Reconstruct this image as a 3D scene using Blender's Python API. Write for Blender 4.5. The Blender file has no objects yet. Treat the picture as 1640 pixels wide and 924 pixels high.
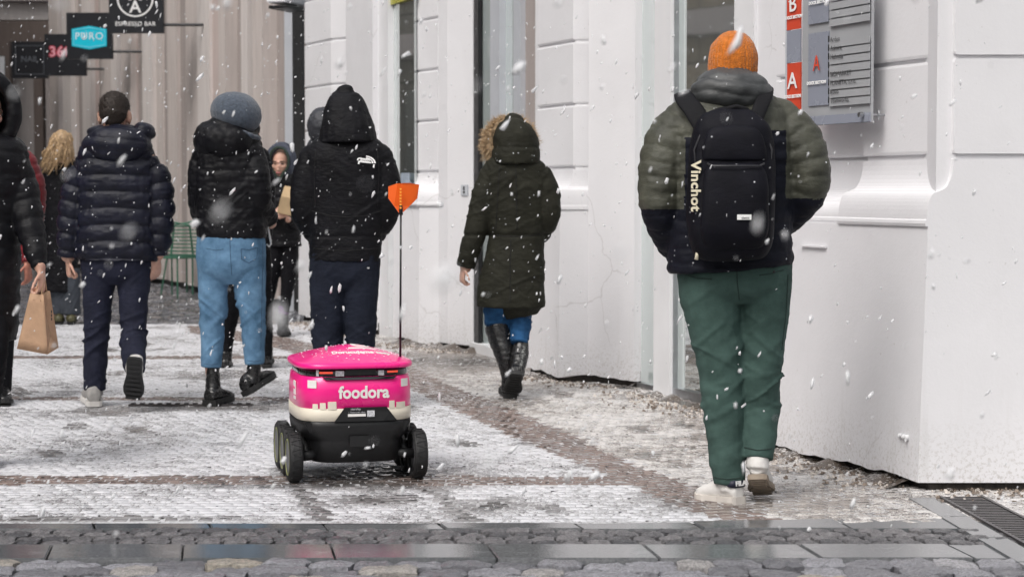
import bpy, bmesh, math, random
import numpy as np
from mathutils import Vector, Matrix
R = math.radians
random.seed(7); rng = np.random.default_rng(7)
S = bpy.context.scene; C = S.collection

# ------------------------------------------------------------------ camera
F = 3190.0; HC = 1.25; YH = 302.0
PITCH = math.atan((462.0 - YH) / F)
cam = bpy.data.cameras.new("camera"); co = bpy.data.objects.new("camera", cam); C.objects.link(co)
cam.sensor_width = 36; cam.lens = 36 * F / 1640; cam.clip_end = 400; cam.clip_start = 0.05
co.location = (0, 0, HC); co.rotation_euler = (R(90) - PITCH, 0, 0)
cam.dof.use_dof = True; cam.dof.focus_distance = 8.5; cam.dof.aperture_fstop = 5.0
S.camera = co
# ------------------------------------------------------------------ world, sun, exposure
w = bpy.data.worlds.new("World"); S.world = w; w.use_nodes = True
nt = w.node_tree; bg = nt.nodes['Background']
sky = nt.nodes.new('ShaderNodeTexSky'); sky.sky_type = 'NISHITA'; sky.sun_disc = False
SUN_EL, SUN_ROT = 52, 215
sky.sun_elevation = R(SUN_EL); sky.sun_rotation = R(SUN_ROT); sky.air_density = 1.6; sky.dust_density = 6; sky.ozone_density = 1
hs = nt.nodes.new('ShaderNodeHueSaturation'); hs.inputs['Saturation'].default_value = 0.30
nt.links.new(sky.outputs[0], hs.inputs['Color']); nt.links.new(hs.outputs[0], bg.inputs['Color'])
bg.inputs['Strength'].default_value = 0.15
sl = bpy.data.lights.new("sun", 'SUN'); so = bpy.data.objects.new("sun", sl); C.objects.link(so)
sl.energy = 1.1; sl.angle = R(25); sl.color = (1, 0.97, 0.94)
az = R(SUN_ROT); sd = Vector((math.sin(az) * math.cos(R(SUN_EL)), math.cos(az) * math.cos(R(SUN_EL)), math.sin(R(SUN_EL))))
so.rotation_euler = sd.to_track_quat('Z', 'Y').to_euler()
S.view_settings.view_transform = 'Standard'; S.view_settings.look = 'None'
S.view_settings.exposure = 0.04; S.view_settings.gamma = 1
S.cycles.max_bounces = 6; S.cycles.diffuse_bounces = 3; S.cycles.glossy_bounces = 3; S.cycles.transmission_bounces = 4
S.cycles.transparent_max_bounces = 6

# ------------------------------------------------------------------ photo measurements to the place
def ray(px, py):
    a = (px - 820) / F; b = (462 - py) / F
    return Vector((a, math.cos(PITCH) + b * math.sin(PITCH), -math.sin(PITCH) + b * math.cos(PITCH)))
def G(px, py, z=0.0):
    d = ray(px, py); t = (z - HC) / d.z
    return Vector((d.x * t, d.y * t, z))
def P(px, py, Y):
    d = ray(px, py); t = Y / d.y
    return Vector((d.x * t, Y, HC + d.z * t))
def col(px, A, B):                                  # where the sight column px meets plan line A-B
    k = (px - 820) / F
    ax, ay, bx, by = A[0], A[1], B[0], B[1]
    t = (k * ay - ax) / ((bx - ax) - k * (by - ay))
    return Vector((ax + t * (bx - ax), ay + t * (by - ay), 0))

# ------------------------------------------------------------------ noise
def _h(i, j, k, s):
    n = (i.astype(np.int64) * 374761393 + j.astype(np.int64) * 668265263 + k.astype(np.int64) * 2147483647 + s * 974711) & 0xffffffff
    n = ((n ^ (n >> 13)) * 1274126177) & 0xffffffff
    n = ((n ^ (n >> 16)) * 2246822519) & 0xffffffff
    return ((n ^ (n >> 15)) & 0xffffff) / float(0xffffff)
def vn(p, s=0):
    p = np.asarray(p, float); f = np.floor(p); t = p - f; t = t * t * (3 - 2 * t); f = f.astype(np.int64); r = 0
    for a in (0, 1):
        for b in (0, 1):
            for c in (0, 1):
                wgt = (t[:, 0] if a else 1 - t[:, 0]) * (t[:, 1] if b else 1 - t[:, 1]) * (t[:, 2] if c else 1 - t[:, 2])
                r = r + wgt * _h(f[:, 0] + a, f[:, 1] + b, f[:, 2] + c, s)
    return r * 2 - 1
def fbm(p, s=0, o=3):
    r = 0; a = 1
    for k in range(o): r = r + a * vn(p * 2 ** k, s + k); a *= .5
    return r

# ------------------------------------------------------------------ materials
def mat(name): 
    m = bpy.data.materials.new(name); m.use_nodes = True
    n = m.node_tree; return m, n, n.nodes['Principled BSDF']
def L(n, a, b): n.links.new(a, b)
def node(n, t, **k):
    x = n.nodes.new(t)
    for a, b in k.items(): setattr(x, a, b)
    return x
def coords(n, kind='Object', scale=(1, 1, 1)):
    tc = node(n, 'ShaderNodeTexCoord'); mp = node(n, 'ShaderNodeMapping'); mp.inputs['Scale'].default_value = scale
    L(n, tc.outputs[kind], mp.inputs[0]); return mp.outputs[0]
def noise(n, v, scale, detail=4, rough=.55):
    x = node(n, 'ShaderNodeTexNoise'); x.inputs['Scale'].default_value = scale; x.inputs['Detail'].default_value = detail; x.inputs['Roughness'].default_value = rough
    L(n, v, x.inputs['Vector']); return x.outputs['Fac']
def ramp(n, f, stops):
    r = node(n, 'ShaderNodeValToRGB'); e = r.color_ramp.elements
    while len(e) < len(stops): e.new(.5)
    for i, (p, c) in enumerate(stops):
        e[i].position = p; c = (c, c, c) if isinstance(c, (int, float)) else c; e[i].color = (*c[:3], 1)
    L(n, f, r.inputs[0]); return r.outputs[0]
def mix(n, f, a, b):
    x = node(n, 'ShaderNodeMix', data_type='RGBA')
    if isinstance(f, (int, float)): x.inputs[0].default_value = f
    else: L(n, f, x.inputs[0])
    for i, c in ((6, a), (7, b)):
        if isinstance(c, tuple): x.inputs[i].default_value = (*c[:3], 1)
        else: L(n, c, x.inputs[i])
    return x.outputs[2]
def bump(n, bsdf, h, strength=.3, dist=.01):
    b = node(n, 'ShaderNodeBump'); b.inputs['Strength'].default_value = strength; b.inputs['Distance'].default_value = dist
    L(n, h, b.inputs['Height']); L(n, b.outputs[0], bsdf.inputs['Normal'])
def plain(name, c, rough=.5, metal=0, var=.12, scale=12, bs=.15, bd=.004, coat=0, spec=.5, bscale=None):
    m, n, b = mat(name); v = coords(n)
    f = noise(n, v, scale)
    dk = tuple(x * (1 - var) for x in c); lt = tuple(min(1, x * (1 + var)) for x in c)
    L(n, ramp(n, f, [(.3, dk), (.7, lt)]), b.inputs['Base Color'])
    L(n, ramp(n, noise(n, v, scale * 2.3), [(.3, max(.02, rough - .08)), (.7, min(1, rough + .08))]), b.inputs['Roughness'])
    b.inputs['Metallic'].default_value = metal; b.inputs['Coat Weight'].default_value = coat; b.inputs['Specular IOR Level'].default_value = spec
    if bs: bump(n, b, noise(n, v, bscale or scale * 6, 5), bs, bd)
    return m
def cloth(name, c, rough=.7, weave=420, var=.2, bs=.35, sheen=.0, c2=None, snow=0.0, spec=.18, creases=.5):
    m, n, b = mat(name); v = coords(n)
    f = noise(n, v, 9, 5, .6)
    dk = tuple(x * (1 - var) for x in c); lt = tuple(min(1, x * (1 + var)) for x in (c2 or c))
    base = ramp(n, f, [(.32, dk), (.68, lt)])
    if snow:
        vo = node(n, 'ShaderNodeTexVoronoi'); vo.inputs['Scale'].default_value = 42
        L(n, v, vo.inputs['Vector'])
        s1 = ramp(n, vo.outputs['Distance'], [(.10, 1.0), (.2, 0.0)])
        s2 = ramp(n, noise(n, v, 17, 2), [(.62 - snow * .1, 0.0), (.66, 1.0)])
        mm = node(n, 'ShaderNodeMath', operation='MULTIPLY'); L(n, s1, mm.inputs[0]); L(n, s2, mm.inputs[1])
        base = mix(n, mm.outputs[0], base, (.75, .77, .82))
    L(n, base, b.inputs['Base Color']); b.inputs['Roughness'].default_value = rough
    b.inputs['Sheen Weight'].default_value = sheen; b.inputs['Specular IOR Level'].default_value = spec
    v2 = coords(n, 'Object', (1, 1, 2.2))
    cr = noise(n, v2, 22, 4, .6); fi = noise(n, v, weave, 2)
    a = node(n, 'ShaderNodeMath', operation='MULTIPLY_ADD'); L(n, cr, a.inputs[0]); a.inputs[1].default_value = creases * 6; L(n, fi, a.inputs[2])
    bump(n, b, a.outputs[0], bs, .004)
    return m
def knit(name, c, scale=95):
    m, n, b = mat(name); v = coords(n)
    f = noise(n, v, 60, 4, .7)
    L(n, ramp(n, f, [(.3, tuple(x * .62 for x in c)), (.7, tuple(min(1, x * 1.3) for x in c))]), b.inputs['Base Color'])
    b.inputs['Roughness'].default_value = .95; b.inputs['Sheen Weight'].default_value = .25; b.inputs['Sheen Roughness'].default_value = .5
    wv = node(n, 'ShaderNodeTexVoronoi'); wv.inputs['Scale'].default_value = scale * 1.8; L(n, v, wv.inputs['Vector'])
    bump(n, b, wv.outputs['Distance'], .6, .006); return m

M = {}
def white_plaster(name, base=(.78, .775, .80)):
    m, n, b = mat(name); v = coords(n, 'Object'); 
    f = noise(n, v, 2.2, 6, .6)
    c = ramp(n, f, [(.25, tuple(x * .93 for x in base)), (.75, base)])
    vs = coords(n, 'Object', (9, 9, .5)); st = ramp(n, noise(n, vs, 1.6, 5, .65), [(.56, 0.0), (.9, 1.0)])
    sx = node(n, 'ShaderNodeSeparateXYZ'); tc = node(n, 'ShaderNodeNewGeometry'); L(n, tc.outputs['Position'], sx.inputs[0])
    lo = node(n, 'ShaderNodeMapRange'); lo.inputs['From Min'].default_value = .05; lo.inputs['From Max'].default_value = .55; lo.inputs['To Min'].default_value = .75; lo.inputs['To Max'].default_value = .06; L(n, sx.outputs[2], lo.inputs[0])
    mm = node(n, 'ShaderNodeMath', operation='MULTIPLY'); L(n, st, mm.inputs[0]); L(n, lo.outputs[0], mm.inputs[1])
    c = mix(n, mm.outputs[0], c, (.50, .49, .47))
    sp = ramp(n, noise(n, v, 38, 3, .6), [(.70, 0.0), (.74, 1.0)]); m2 = node(n, 'ShaderNodeMath', operation='MULTIPLY'); L(n, sp, m2.inputs[0]); m2.inputs[1].default_value = .35
    c = mix(n, m2.outputs[0], c, (.42, .40, .37))
    dn = node(n, 'ShaderNodeTexNoise'); dn.inputs['Scale'].default_value = 3.5; dn.inputs['Detail'].default_value = 6; L(n, v, dn.inputs['Vector'])
    dm_ = node(n, 'ShaderNodeMix', data_type='RGBA'); dm_.inputs[0].default_value = .18; L(n, v, dm_.inputs[6]); L(n, dn.outputs['Color'], dm_.inputs[7])
    vc = node(n, 'ShaderNodeTexVoronoi', feature='DISTANCE_TO_EDGE'); vc.inputs['Scale'].default_value = 1.7; L(n, dm_.outputs[2], vc.inputs['Vector'])
    ck = ramp(n, vc.outputs['Distance'], [(.002, 1.0), (.006, 0.0)]); gt = ramp(n, noise(n, v, 1.3, 2), [(.54, 0.0), (.62, 1.0)])
    m3 = node(n, 'ShaderNodeMath', operation='MULTIPLY'); L(n, ck, m3.inputs[0]); L(n, gt, m3.inputs[1]); m4 = node(n, 'ShaderNodeMath', operation='MULTIPLY'); L(n, m3.outputs[0], m4.inputs[0]); m4.inputs[1].default_value = .38
    c = mix(n, m4.outputs[0], c, (.36, .34, .33))
    pt = ramp(n, noise(n, v, .9, 3, .5), [(.50, 0.0), (.53, .10)]); c = mix(n, pt, c, (.62, .61, .63))
    spl = ramp(n, noise(n, v, 60, 4, .7), [(.50, 0.0), (.62, 1.0)]); lz = node(n, 'ShaderNodeMapRange'); lz.inputs['From Min'].default_value = .03; lz.inputs['From Max'].default_value = .32; lz.inputs['To Min'].default_value = .55; lz.inputs['To Max'].default_value = 0; L(n, sx.outputs[2], lz.inputs[0])
    m5 = node(n, 'ShaderNodeMath', operation='MULTIPLY'); L(n, spl, m5.inputs[0]); L(n, lz.outputs[0], m5.inputs[1]); c = mix(n, m5.outputs[0], c, (.40, .37, .34))
    L(n, c, b.inputs['Base Color']); b.inputs['Roughness'].default_value = .65
    bump(n, b, noise(n, v, 45, 8, .7), .22, .006); return m
M['white'] = white_plaster('white_paint')
M['white_trim'] = plain('white_trim', (.78, .78, .80), .4, var=.04, scale=3, bs=.04)
M['grey_trim'] = plain('grey_trim', (.50, .52, .56), .4, var=.06, scale=3, bs=.04)
M['steel'] = plain('steel', (.45, .46, .48), .35, 1, var=.1)
M['darkmetal'] = plain('dark_metal', (.03, .03, .032), .4, .6, var=.2)
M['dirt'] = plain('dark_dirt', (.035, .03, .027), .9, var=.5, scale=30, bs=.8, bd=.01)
M['black'] = plain('black_gap', (.012, .012, .013), .7, var=.3)
def glass(name, tint=(.55, .62, .62), inner=.25, metal=0):
    m, n, b = mat(name); v = coords(n); b.inputs['Metallic'].default_value = metal
    b.inputs['Base Color'].default_value = (*tint, 1); b.inputs['Roughness'].default_value = .04
    b.inputs['Specular IOR Level'].default_value = 1.0; b.inputs['IOR'].default_value = 1.7
    b.inputs['Coat Weight'].default_value = 1; b.inputs['Coat IOR'].default_value = 2.2; b.inputs['Coat Roughness'].default_value = .02
    bump(n, b, noise(n, v, 1.3, 2), .08, .02); return m
M['glass'] = glass('window_glass', (.52, .56, .55), metal=.8); M['glass_pale'] = glass('frosted_glass', (.56, .63, .63)); M['glass_dark'] = glass('dark_glass', (.03, .035, .035))
def panel_mat(name, c, streak=True):
    m, n, b = mat(name); v = coords(n); f = noise(n, coords(n, 'Object', (6, 6, .6)), 2, 6, .65)
    L(n, ramp(n, f, [(.3, tuple(x * .88 for x in c)), (.7, tuple(min(1, x * 1.08) for x in c))]), b.inputs['Base Color'])
    b.inputs['Roughness'].default_value = .8; bump(n, b, noise(n, v, 40, 6), .3, .01); return m
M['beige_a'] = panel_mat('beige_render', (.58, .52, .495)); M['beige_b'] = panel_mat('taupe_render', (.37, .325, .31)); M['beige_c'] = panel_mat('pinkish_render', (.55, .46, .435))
M['beige_d'] = panel_mat('pale_render', (.66, .61, .59)); M['brown_stone'] = panel_mat('brown_stone', (.16, .125, .11)); M['pale_band'] = panel_mat('pale_stone', (.56, .50, .49))


def ashlar(name, c):
    m, n, b = mat(name); v = coords(n, 'Object'); sx = node(n, 'ShaderNodeSeparateXYZ'); L(n, v, sx.inputs[0]); cx = node(n, 'ShaderNodeCombineXYZ'); L(n, sx.outputs[1], cx.inputs[0]); L(n, sx.outputs[2], cx.inputs[1])
    bk = node(n, 'ShaderNodeTexBrick'); bk.inputs['Scale'].default_value = 1.0; bk.inputs['Brick Width'].default_value = .8; bk.inputs['Row Height'].default_value = .38; bk.inputs['Mortar Size'].default_value = .02
    bk.inputs['Color1'].default_value = (*c, 1); bk.inputs['Color2'].default_value = (*[x * .6 for x in c], 1); bk.inputs['Mortar'].default_value = (*[x * .25 for x in c], 1); L(n, cx.outputs[0], bk.inputs['Vector'])
    L(n, mix(n, ramp(n, noise(n, v, 5, 6, .7), [(.4, 0.0), (.65, .7)]), bk.outputs['Color'], tuple(x * .45 for x in c)), b.inputs['Base Color']); b.inputs['Roughness'].default_value = .85
    bump(n, b, bk.outputs['Fac'], -.5, .03); return m
def slushy(name, stone, stone2, cover, slush=(.80, .80, .84), rough_lo=.07, per=True, wetdark=.45):
    """wet stone with thin trodden slush; attribute tone varies each stone, attribute wet marks puddled stones and the shade painted under the robot"""
    m, n, b = mat(name); v = coords(n, 'Object')
    at = node(n, 'ShaderNodeAttribute'); at.attribute_name = 'tone'
    wt = node(n, 'ShaderNodeAttribute'); wt.attribute_name = 'wet'  # real wet marks plus the robot's painted shade
    if per: tone = at.outputs['Fac']
    else:
        oi = node(n, 'ShaderNodeObjectInfo'); tone = oi.outputs['Random']
    base = ramp(n, tone, [(0, stone), (1, stone2)])
    g = noise(n, v, 160, 4, .7)
    base = mix(n, ramp(n, g, [(.35, 0.0), (.65, .45)]), base, tuple(x * .5 for x in stone))
    big = noise(n, v, 1.3, 5, .65); fine = noise(n, coords(n, 'Object', (62, 80, 62)), 1.0, 6, .8)
    a = node(n, 'ShaderNodeMath', operation='MULTIPLY_ADD'); L(n, big, a.inputs[0]); a.inputs[1].default_value = .55; L(n, fine, a.inputs[2])
    t2 = node(n, 'ShaderNodeMath', operation='MULTIPLY_ADD'); L(n, tone, t2.inputs[0]); t2.inputs[1].default_value = .10; L(n, a.outputs[0], t2.inputs[2])
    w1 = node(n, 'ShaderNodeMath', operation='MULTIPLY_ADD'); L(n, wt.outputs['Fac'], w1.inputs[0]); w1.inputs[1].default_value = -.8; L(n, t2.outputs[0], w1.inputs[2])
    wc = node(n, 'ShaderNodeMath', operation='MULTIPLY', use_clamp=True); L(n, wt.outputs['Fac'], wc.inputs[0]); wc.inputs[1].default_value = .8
    base = mix(n, wc.outputs[0], base, (.06, .055, .052))  # darkens puddled stones and paints the shade beneath the robot
    th = .76 - (cover - .5) * .6
    mask = ramp(n, w1.outputs[0], [(th - .035, 0.0), (min(.999, th + .03), 1.0)])
    pit = node(n, 'ShaderNodeTexVoronoi'); pit.inputs['Scale'].default_value = 17; pit.inputs['Randomness'].default_value = 1; L(n, v, pit.inputs['Vector'])
    pm = ramp(n, pit.outputs['Distance'], [(.13, 0.0), (.17, 1.0)])
    pn = ramp(n, noise(n, v, 5, 3, .6), [(.38, 1.0), (.46, 0.0)])
    pmx = node(n, 'ShaderNodeMath', operation='MAXIMUM'); L(n, pm, pmx.inputs[0]); L(n, pn, pmx.inputs[1])
    base = mix(n, pmx.outputs[0], (.035, .033, .032), base)
    mm = node(n, 'ShaderNodeMath', operation='MULTIPLY'); L(n, mask, mm.inputs[0]); L(n, pmx.outputs[0], mm.inputs[1])
    L(n, mix(n, mm.outputs[0], base, slush), b.inputs['Base Color'])
    L(n, ramp(n, mm.outputs[0], [(0, rough_lo), (1, .5)]), b.inputs['Roughness'])
    hb = node(n, 'ShaderNodeMath', operation='ADD'); L(n, mm.outputs[0], hb.inputs[0]); L(n, noise(n, v, 90, 5, .7), hb.inputs[1])
    bump(n, b, hb.outputs[0], .28, .004); return m
M['stone_wall'] = ashlar('ochre_stone', (.48, .39, .28)); M['stone_wall2'] = ashlar('grey_stone', (.36, .33, .28))
M['mos'] = slushy('pale_mosaic_stone', (.30, .295, .30), (.48, .47, .48), .49, (.66, .66, .69))
M['mosb'] = slushy('brown_mosaic_stone', (.20, .155, .14), (.31, .245, .22), .03, (.62, .59, .59))
M['mosw'] = slushy('buff_mosaic_stone', (.32, .29, .27), (.50, .46, .43), .40, (.64, .62, .61))
M['mosd'] = slushy('dark_setts', (.07, .07, .075), (.22, .22, .24), .14)
M['joint'] = slushy('gritty_joint', (.10, .09, .085), (.12, .11, .105), .52, (.58, .58, .60))
def wetstone(name, a, bcol, rlo=.06, rhi=.3, bs=.5, sc=7, warm=None):
    m, n, b = mat(name); v = coords(n); oi = node(n, 'ShaderNodeObjectInfo')
    c = ramp(n, oi.outputs['Random'], [(0, a), (.8, bcol), (1, warm or bcol)])
    g = noise(n, v, 90, 5, .75)
    c = mix(n, ramp(n, g, [(.38, .0), (.62, .6)]), c, tuple(x * .45 for x in a))
    g2 = noise(n, coords(n, 'Generated'), 4, 5, .7)
    c = mix(n, ramp(n, g2, [(.55, .0), (.8, .45)]), c, (.45, .44, .46))
    L(n, c, b.inputs['Base Color']); L(n, ramp(n, noise(n, v, sc, 4), [(.35, rlo), (.7, rhi)]), b.inputs['Roughness'])
    b.inputs['Specular IOR Level'].default_value = .7
    bump(n, b, noise(n, coords(n, 'Object', (1, 1.6, 1)), 38, 8, .75), bs, .014); return m
M['sett'] = wetstone('wet_granite_sett', (.17, .17, .19), (.42, .42, .46), .06, .35, .9, 9, (.46, .41, .33))
M['sett_small'] = wetstone('wet_small_sett', (.08, .08, .09), (.25, .24, .25), .05, .3, 1.0)
M['slab'] = wetstone('wet_granite_slab', (.13, .14, .15), (.22, .225, .235), .02, .10, .04, 3)
M['road'] = plain('wet_road_bed', (.05, .048, .046), .3, var=.4, scale=20, bs=.6, bd=.01)
M['far_ground'] = slushy('far_paving', (.12, .12, .125), (.24, .24, .25), .25)

# ------------------------------------------------------------------ object helpers
def link(name, me, m=None, parent=None, loc=None):
    o = bpy.data.objects.new(name, me); C.objects.link(o)
    if m is not None and me is not None and not me.materials:
        for x in (m if isinstance(m, (list, tuple)) else [m]): me.materials.append(x)
    if parent: o.parent = parent
    if loc is not None: o.location = loc
    return o
def tag(o, label=None, cat=None, group=None, kind=None):
    if label: o['label'] = label
    if cat: o['category'] = cat
    if group: o['group'] = group
    if kind: o['kind'] = kind
    return o
def empty(name, loc=(0, 0, 0), rz=0, parent=None):
    o = bpy.data.objects.new(name, None); C.objects.link(o); o.location = loc; o.rotation_euler = (0, 0, rz); o.empty_display_size = .1
    if parent: o.parent = parent
    return o
class MB:
    def __init__(s): s.v = []; s.f = []
    def add(s, v, f):
        k = len(s.v); s.v += [tuple(x) for x in v]; s.f += [tuple(i + k for i in q) for q in f]; return s
    def box(s, c, d, rz=0, mtx=None):
        v = []
        for z in (-.5, .5):
            for x, y in ((-.5, -.5), (.5, -.5), (.5, .5), (-.5, .5)):
                a = x * d[0]; b = y * d[1]
                v.append(Vector((c[0] + a * math.cos(rz) - b * math.sin(rz), c[1] + a * math.sin(rz) + b * math.cos(rz), c[2] + z * d[2])))
        if mtx: v = [mtx @ x for x in v]
        return s.add(v, [(3, 2, 1, 0), (4, 5, 6, 7), (0, 1, 5, 4), (1, 2, 6, 5), (2, 3, 7, 6), (3, 0, 4, 7)])
    def prism(s, poly, z0, z1):
        n = len(poly); v = [(p[0], p[1], z0) for p in poly] + [(p[0], p[1], z1) for p in poly]
        return s.add(v, [tuple(range(n))[::-1], tuple(range(n, 2 * n))] + [(i, (i + 1) % n, n + (i + 1) % n, n + i) for i in range(n)])
    def tube(s, pts, r, n=8):
        pts = [Vector(p) for p in pts]; rr = r if isinstance(r, (list, tuple)) else [r] * len(pts)
        v = []; a = None
        for i, p in enumerate(pts):
            t = (pts[min(i + 1, len(pts) - 1)] - pts[max(i - 1, 0)]).normalized()
            if a is None: a = t.orthogonal().normalized()
            a = (a - t * a.dot(t)).normalized(); b = t.cross(a)
            for k in range(n):
                an = 2 * math.pi * k / n; v.append(p + (a * math.cos(an) + b * math.sin(an)) * rr[i])
        f = []
        for i in range(len(pts) - 1):
            for k in range(n): f.append((i * n + k, i * n + (k + 1) % n, (i + 1) * n + (k + 1) % n, (i + 1) * n + k))
        f += [tuple(range(n))[::-1], tuple(range((len(pts) - 1) * n, len(pts) * n))]
        return s.add(v, f)
    def mesh(s, name='mesh', smooth=False, bevel=0, fix=True):
        me = bpy.data.meshes.new(name); me.from_pydata(s.v, [], s.f); 
        if bevel or fix:
            bm = bmesh.new(); bm.from_mesh(me)
            bmesh.ops.recalc_face_normals(bm, faces=bm.faces[:])
            if bevel:
                bmesh.ops.bevel(bm, geom=[e for e in bm.edges if len(e.link_faces) == 2 and e.calc_face_angle(0) > .5], offset=bevel, segments=2, affect='EDGES', clamp_overlap=True)
            bm.to_mesh(me); bm.free()
        if smooth: me.polygons.foreach_set('use_smooth', [True] * len(me.polygons))
        me.update(); return me
    def build(s, name, m, parent=None, smooth=False, bevel=0, loc=None):
        return link(name, s.mesh(name, smooth, bevel), m, parent, loc)
def text(body, size, m, parent, mtx, extrude=.001, offset=0, name='lettering', align='CENTER', spacing=1, conv=None, sx=1):
    c = bpy.data.curves.new(name, 'FONT'); c.body = body; c.size = size; c.align_x = align; c.align_y = 'CENTER'
    c.extrude = extrude; c.offset = offset; c.space_character = spacing; c.resolution_u = 3
    o = bpy.data.objects.new(name, c); C.objects.link(o)
    dg = bpy.context.evaluated_depsgraph_get(); me = bpy.data.meshes.new_from_object(o.evaluated_get(dg))
    bpy.data.objects.remove(o); me.transform(Matrix.Diagonal((sx, 1, 1, 1))); me.transform(mtx)
    if conv: 
        for v in me.vertices: v.co = conv(v.co)
    me.materials.clear(); me.name = name
    return link(name, me, m, parent)
def frame(o, x, up):
    x = Vector(x).normalized(); up = Vector(up); n = x.cross(up).normalized(); up = n.cross(x)
    m = Matrix.Identity(4)
    for i in range(3): m[i][0] = x[i]; m[i][1] = up[i]; m[i][2] = n[i]; m[i][3] = o[i]
    return m

# ================================================================== GROUND
DIR = Vector((-.3256, .9455, 0)); NRM = Vector((-.9455, -.3256, 0))     # along the facade, and out of it
g = MB().box((0, 50, -.56), (160, 160, 1.0)).build('ground', M['road']); tag(g, kind='structure')
def poly_of(pts): return [tuple(G(x, y)[:2]) for x, y in pts]
def inside(poly, X, Y):
    r = np.zeros(len(X), bool); n = len(poly); j = n - 1
    for i in range(n):
        xi, yi = poly[i]; xj, yj = poly[j]
        c = ((yi > Y) != (yj > Y)) & (X < (xj - xi) * (Y - yi) / ((yj - yi) + 1e-12) + xi); r ^= c; j = i
    return r
BAND = poly_of([(1262, 838), (1000, 736), (900, 690), (640, 580), (440, 536), (300, 520), (300, 532), (440, 556), (640, 614), (800, 690), (985, 766), (1160, 838)])
def line_band(X, Y, y0, y1, x1=2000):
    a = HC * F / (y0 - YH); b = HC * F / (y1 - YH); return (Y < a) & (Y > b) & (X / Y * F + 820 < x1)
Y_SLAB1 = G(820, 837).y; Y_SLAB0 = G(820, 846).y; Y_ST0 = G(820, 870).y; Y_SL0 = G(820, 893).y
Y_FAR = G(820, 520).y
# paving bed sheet
xs = np.linspace(-14, 9, 60); ys = np.linspace(Y_SLAB1, 60, 160)
bedm = MB()
bedm.add([(-14, Y_SLAB1, -.002), (9, Y_SLAB1, -.002), (9, Y_FAR, -.002), (-14, Y_FAR, -.002)], [(0, 1, 2, 3)])
bed = bedm.build('pavement', M['joint']); tag(bed, kind='structure')
fg = MB().add([(-40, Y_FAR, -.010), (20, Y_FAR, -.010), (20, 90, -.010), (-40, 90, -.010)], [(0, 1, 2, 3)]).build('square_paving', M['far_ground']); tag(fg, kind='structure')

def stones(cx, cy, rot, sx, sy, h, tilt, name, m, parent, jit=.12, wet_shade=None):
    """many small dressed stones as one mesh: 5 faces each"""
    N = len(cx); c, s = np.cos(rot), np.sin(rot)
    base = np.array([(-1, -1), (1, -1), (1, 1), (-1, 1)]) * .5
    V = np.zeros((N, 8, 3)); 
    for k in range(4):
        jx = base[k, 0] + rng.uniform(-jit, jit, N) * .5; jy = base[k, 1] + rng.uniform(-jit, jit, N) * .5
        for lvl, sc in ((0, 1.0), (1, .92)):
            x = jx * sx * sc; y = jy * sy * sc
            V[:, k + 4 * lvl, 0] = cx + x * c - y * s; V[:, k + 4 * lvl, 1] = cy + x * s + y * c
            V[:, k + 4 * lvl, 2] = (-.0035 if lvl == 0 else h + tilt[:, 0] * x + tilt[:, 1] * y)
    q = np.array([(4, 5, 6, 7), (0, 1, 5, 4), (1, 2, 6, 5), (2, 3, 7, 6), (3, 0, 4, 7)])
    faces = (q[None] + (np.arange(N) * 8)[:, None, None]).reshape(-1, 4)
    me = bpy.data.meshes.new(name); me.vertices.add(N * 8); me.vertices.foreach_set('co', V.reshape(-1))
    me.loops.add(faces.size); me.loops.foreach_set('vertex_index', faces.reshape(-1))
    me.polygons.add(len(faces)); me.polygons.foreach_set('loop_start', np.arange(len(faces)) * 4); me.polygons.foreach_set('loop_total', np.full(len(faces), 4))
    me.update(); me.validate()
    for nm, arr in (('tone', rng.random(N)), ('wet', wet_shade if wet_shade is not None else np.zeros(N))):
        a = me.attributes.new(nm, 'FLOAT', 'POINT'); a.data.foreach_set('value', np.repeat(arr, 8).astype(np.float32))
    o = link(name, me, m, parent); o['kind'] = 'stuff'; return o
def grid(x0, x1, y0, y1, pitch, rz=0, origin=(0, 8)):
    n = 400; X = []; 
    ii, jj = np.meshgrid(np.arange(-n, n), np.arange(-n, n)); ii = ii.ravel().astype(float); jj = jj.ravel().astype(float)
    u = (ii + .5 * (jj % 2)) * pitch; v = jj * pitch
    k = (abs(u) < 16) & (abs(v) < 16); u = u[k]; v = v[k]
    u = u + rng.uniform(-.09, .09, len(u)) * pitch + vn(np.stack([u * 1.3, v * 1.3, u * 0], 1), 5) * .03; v = v + vn(np.stack([u * 1.1, v * 1.1, u * 0], 1), 9) * .035
    x = origin[0] + u * math.cos(rz) - v * math.sin(rz); y = origin[1] + u * math.sin(rz) + v * math.cos(rz)
    k = (x > x0) & (x < x1) & (y > y0) & (y < y1); return x[k], y[k]
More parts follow.
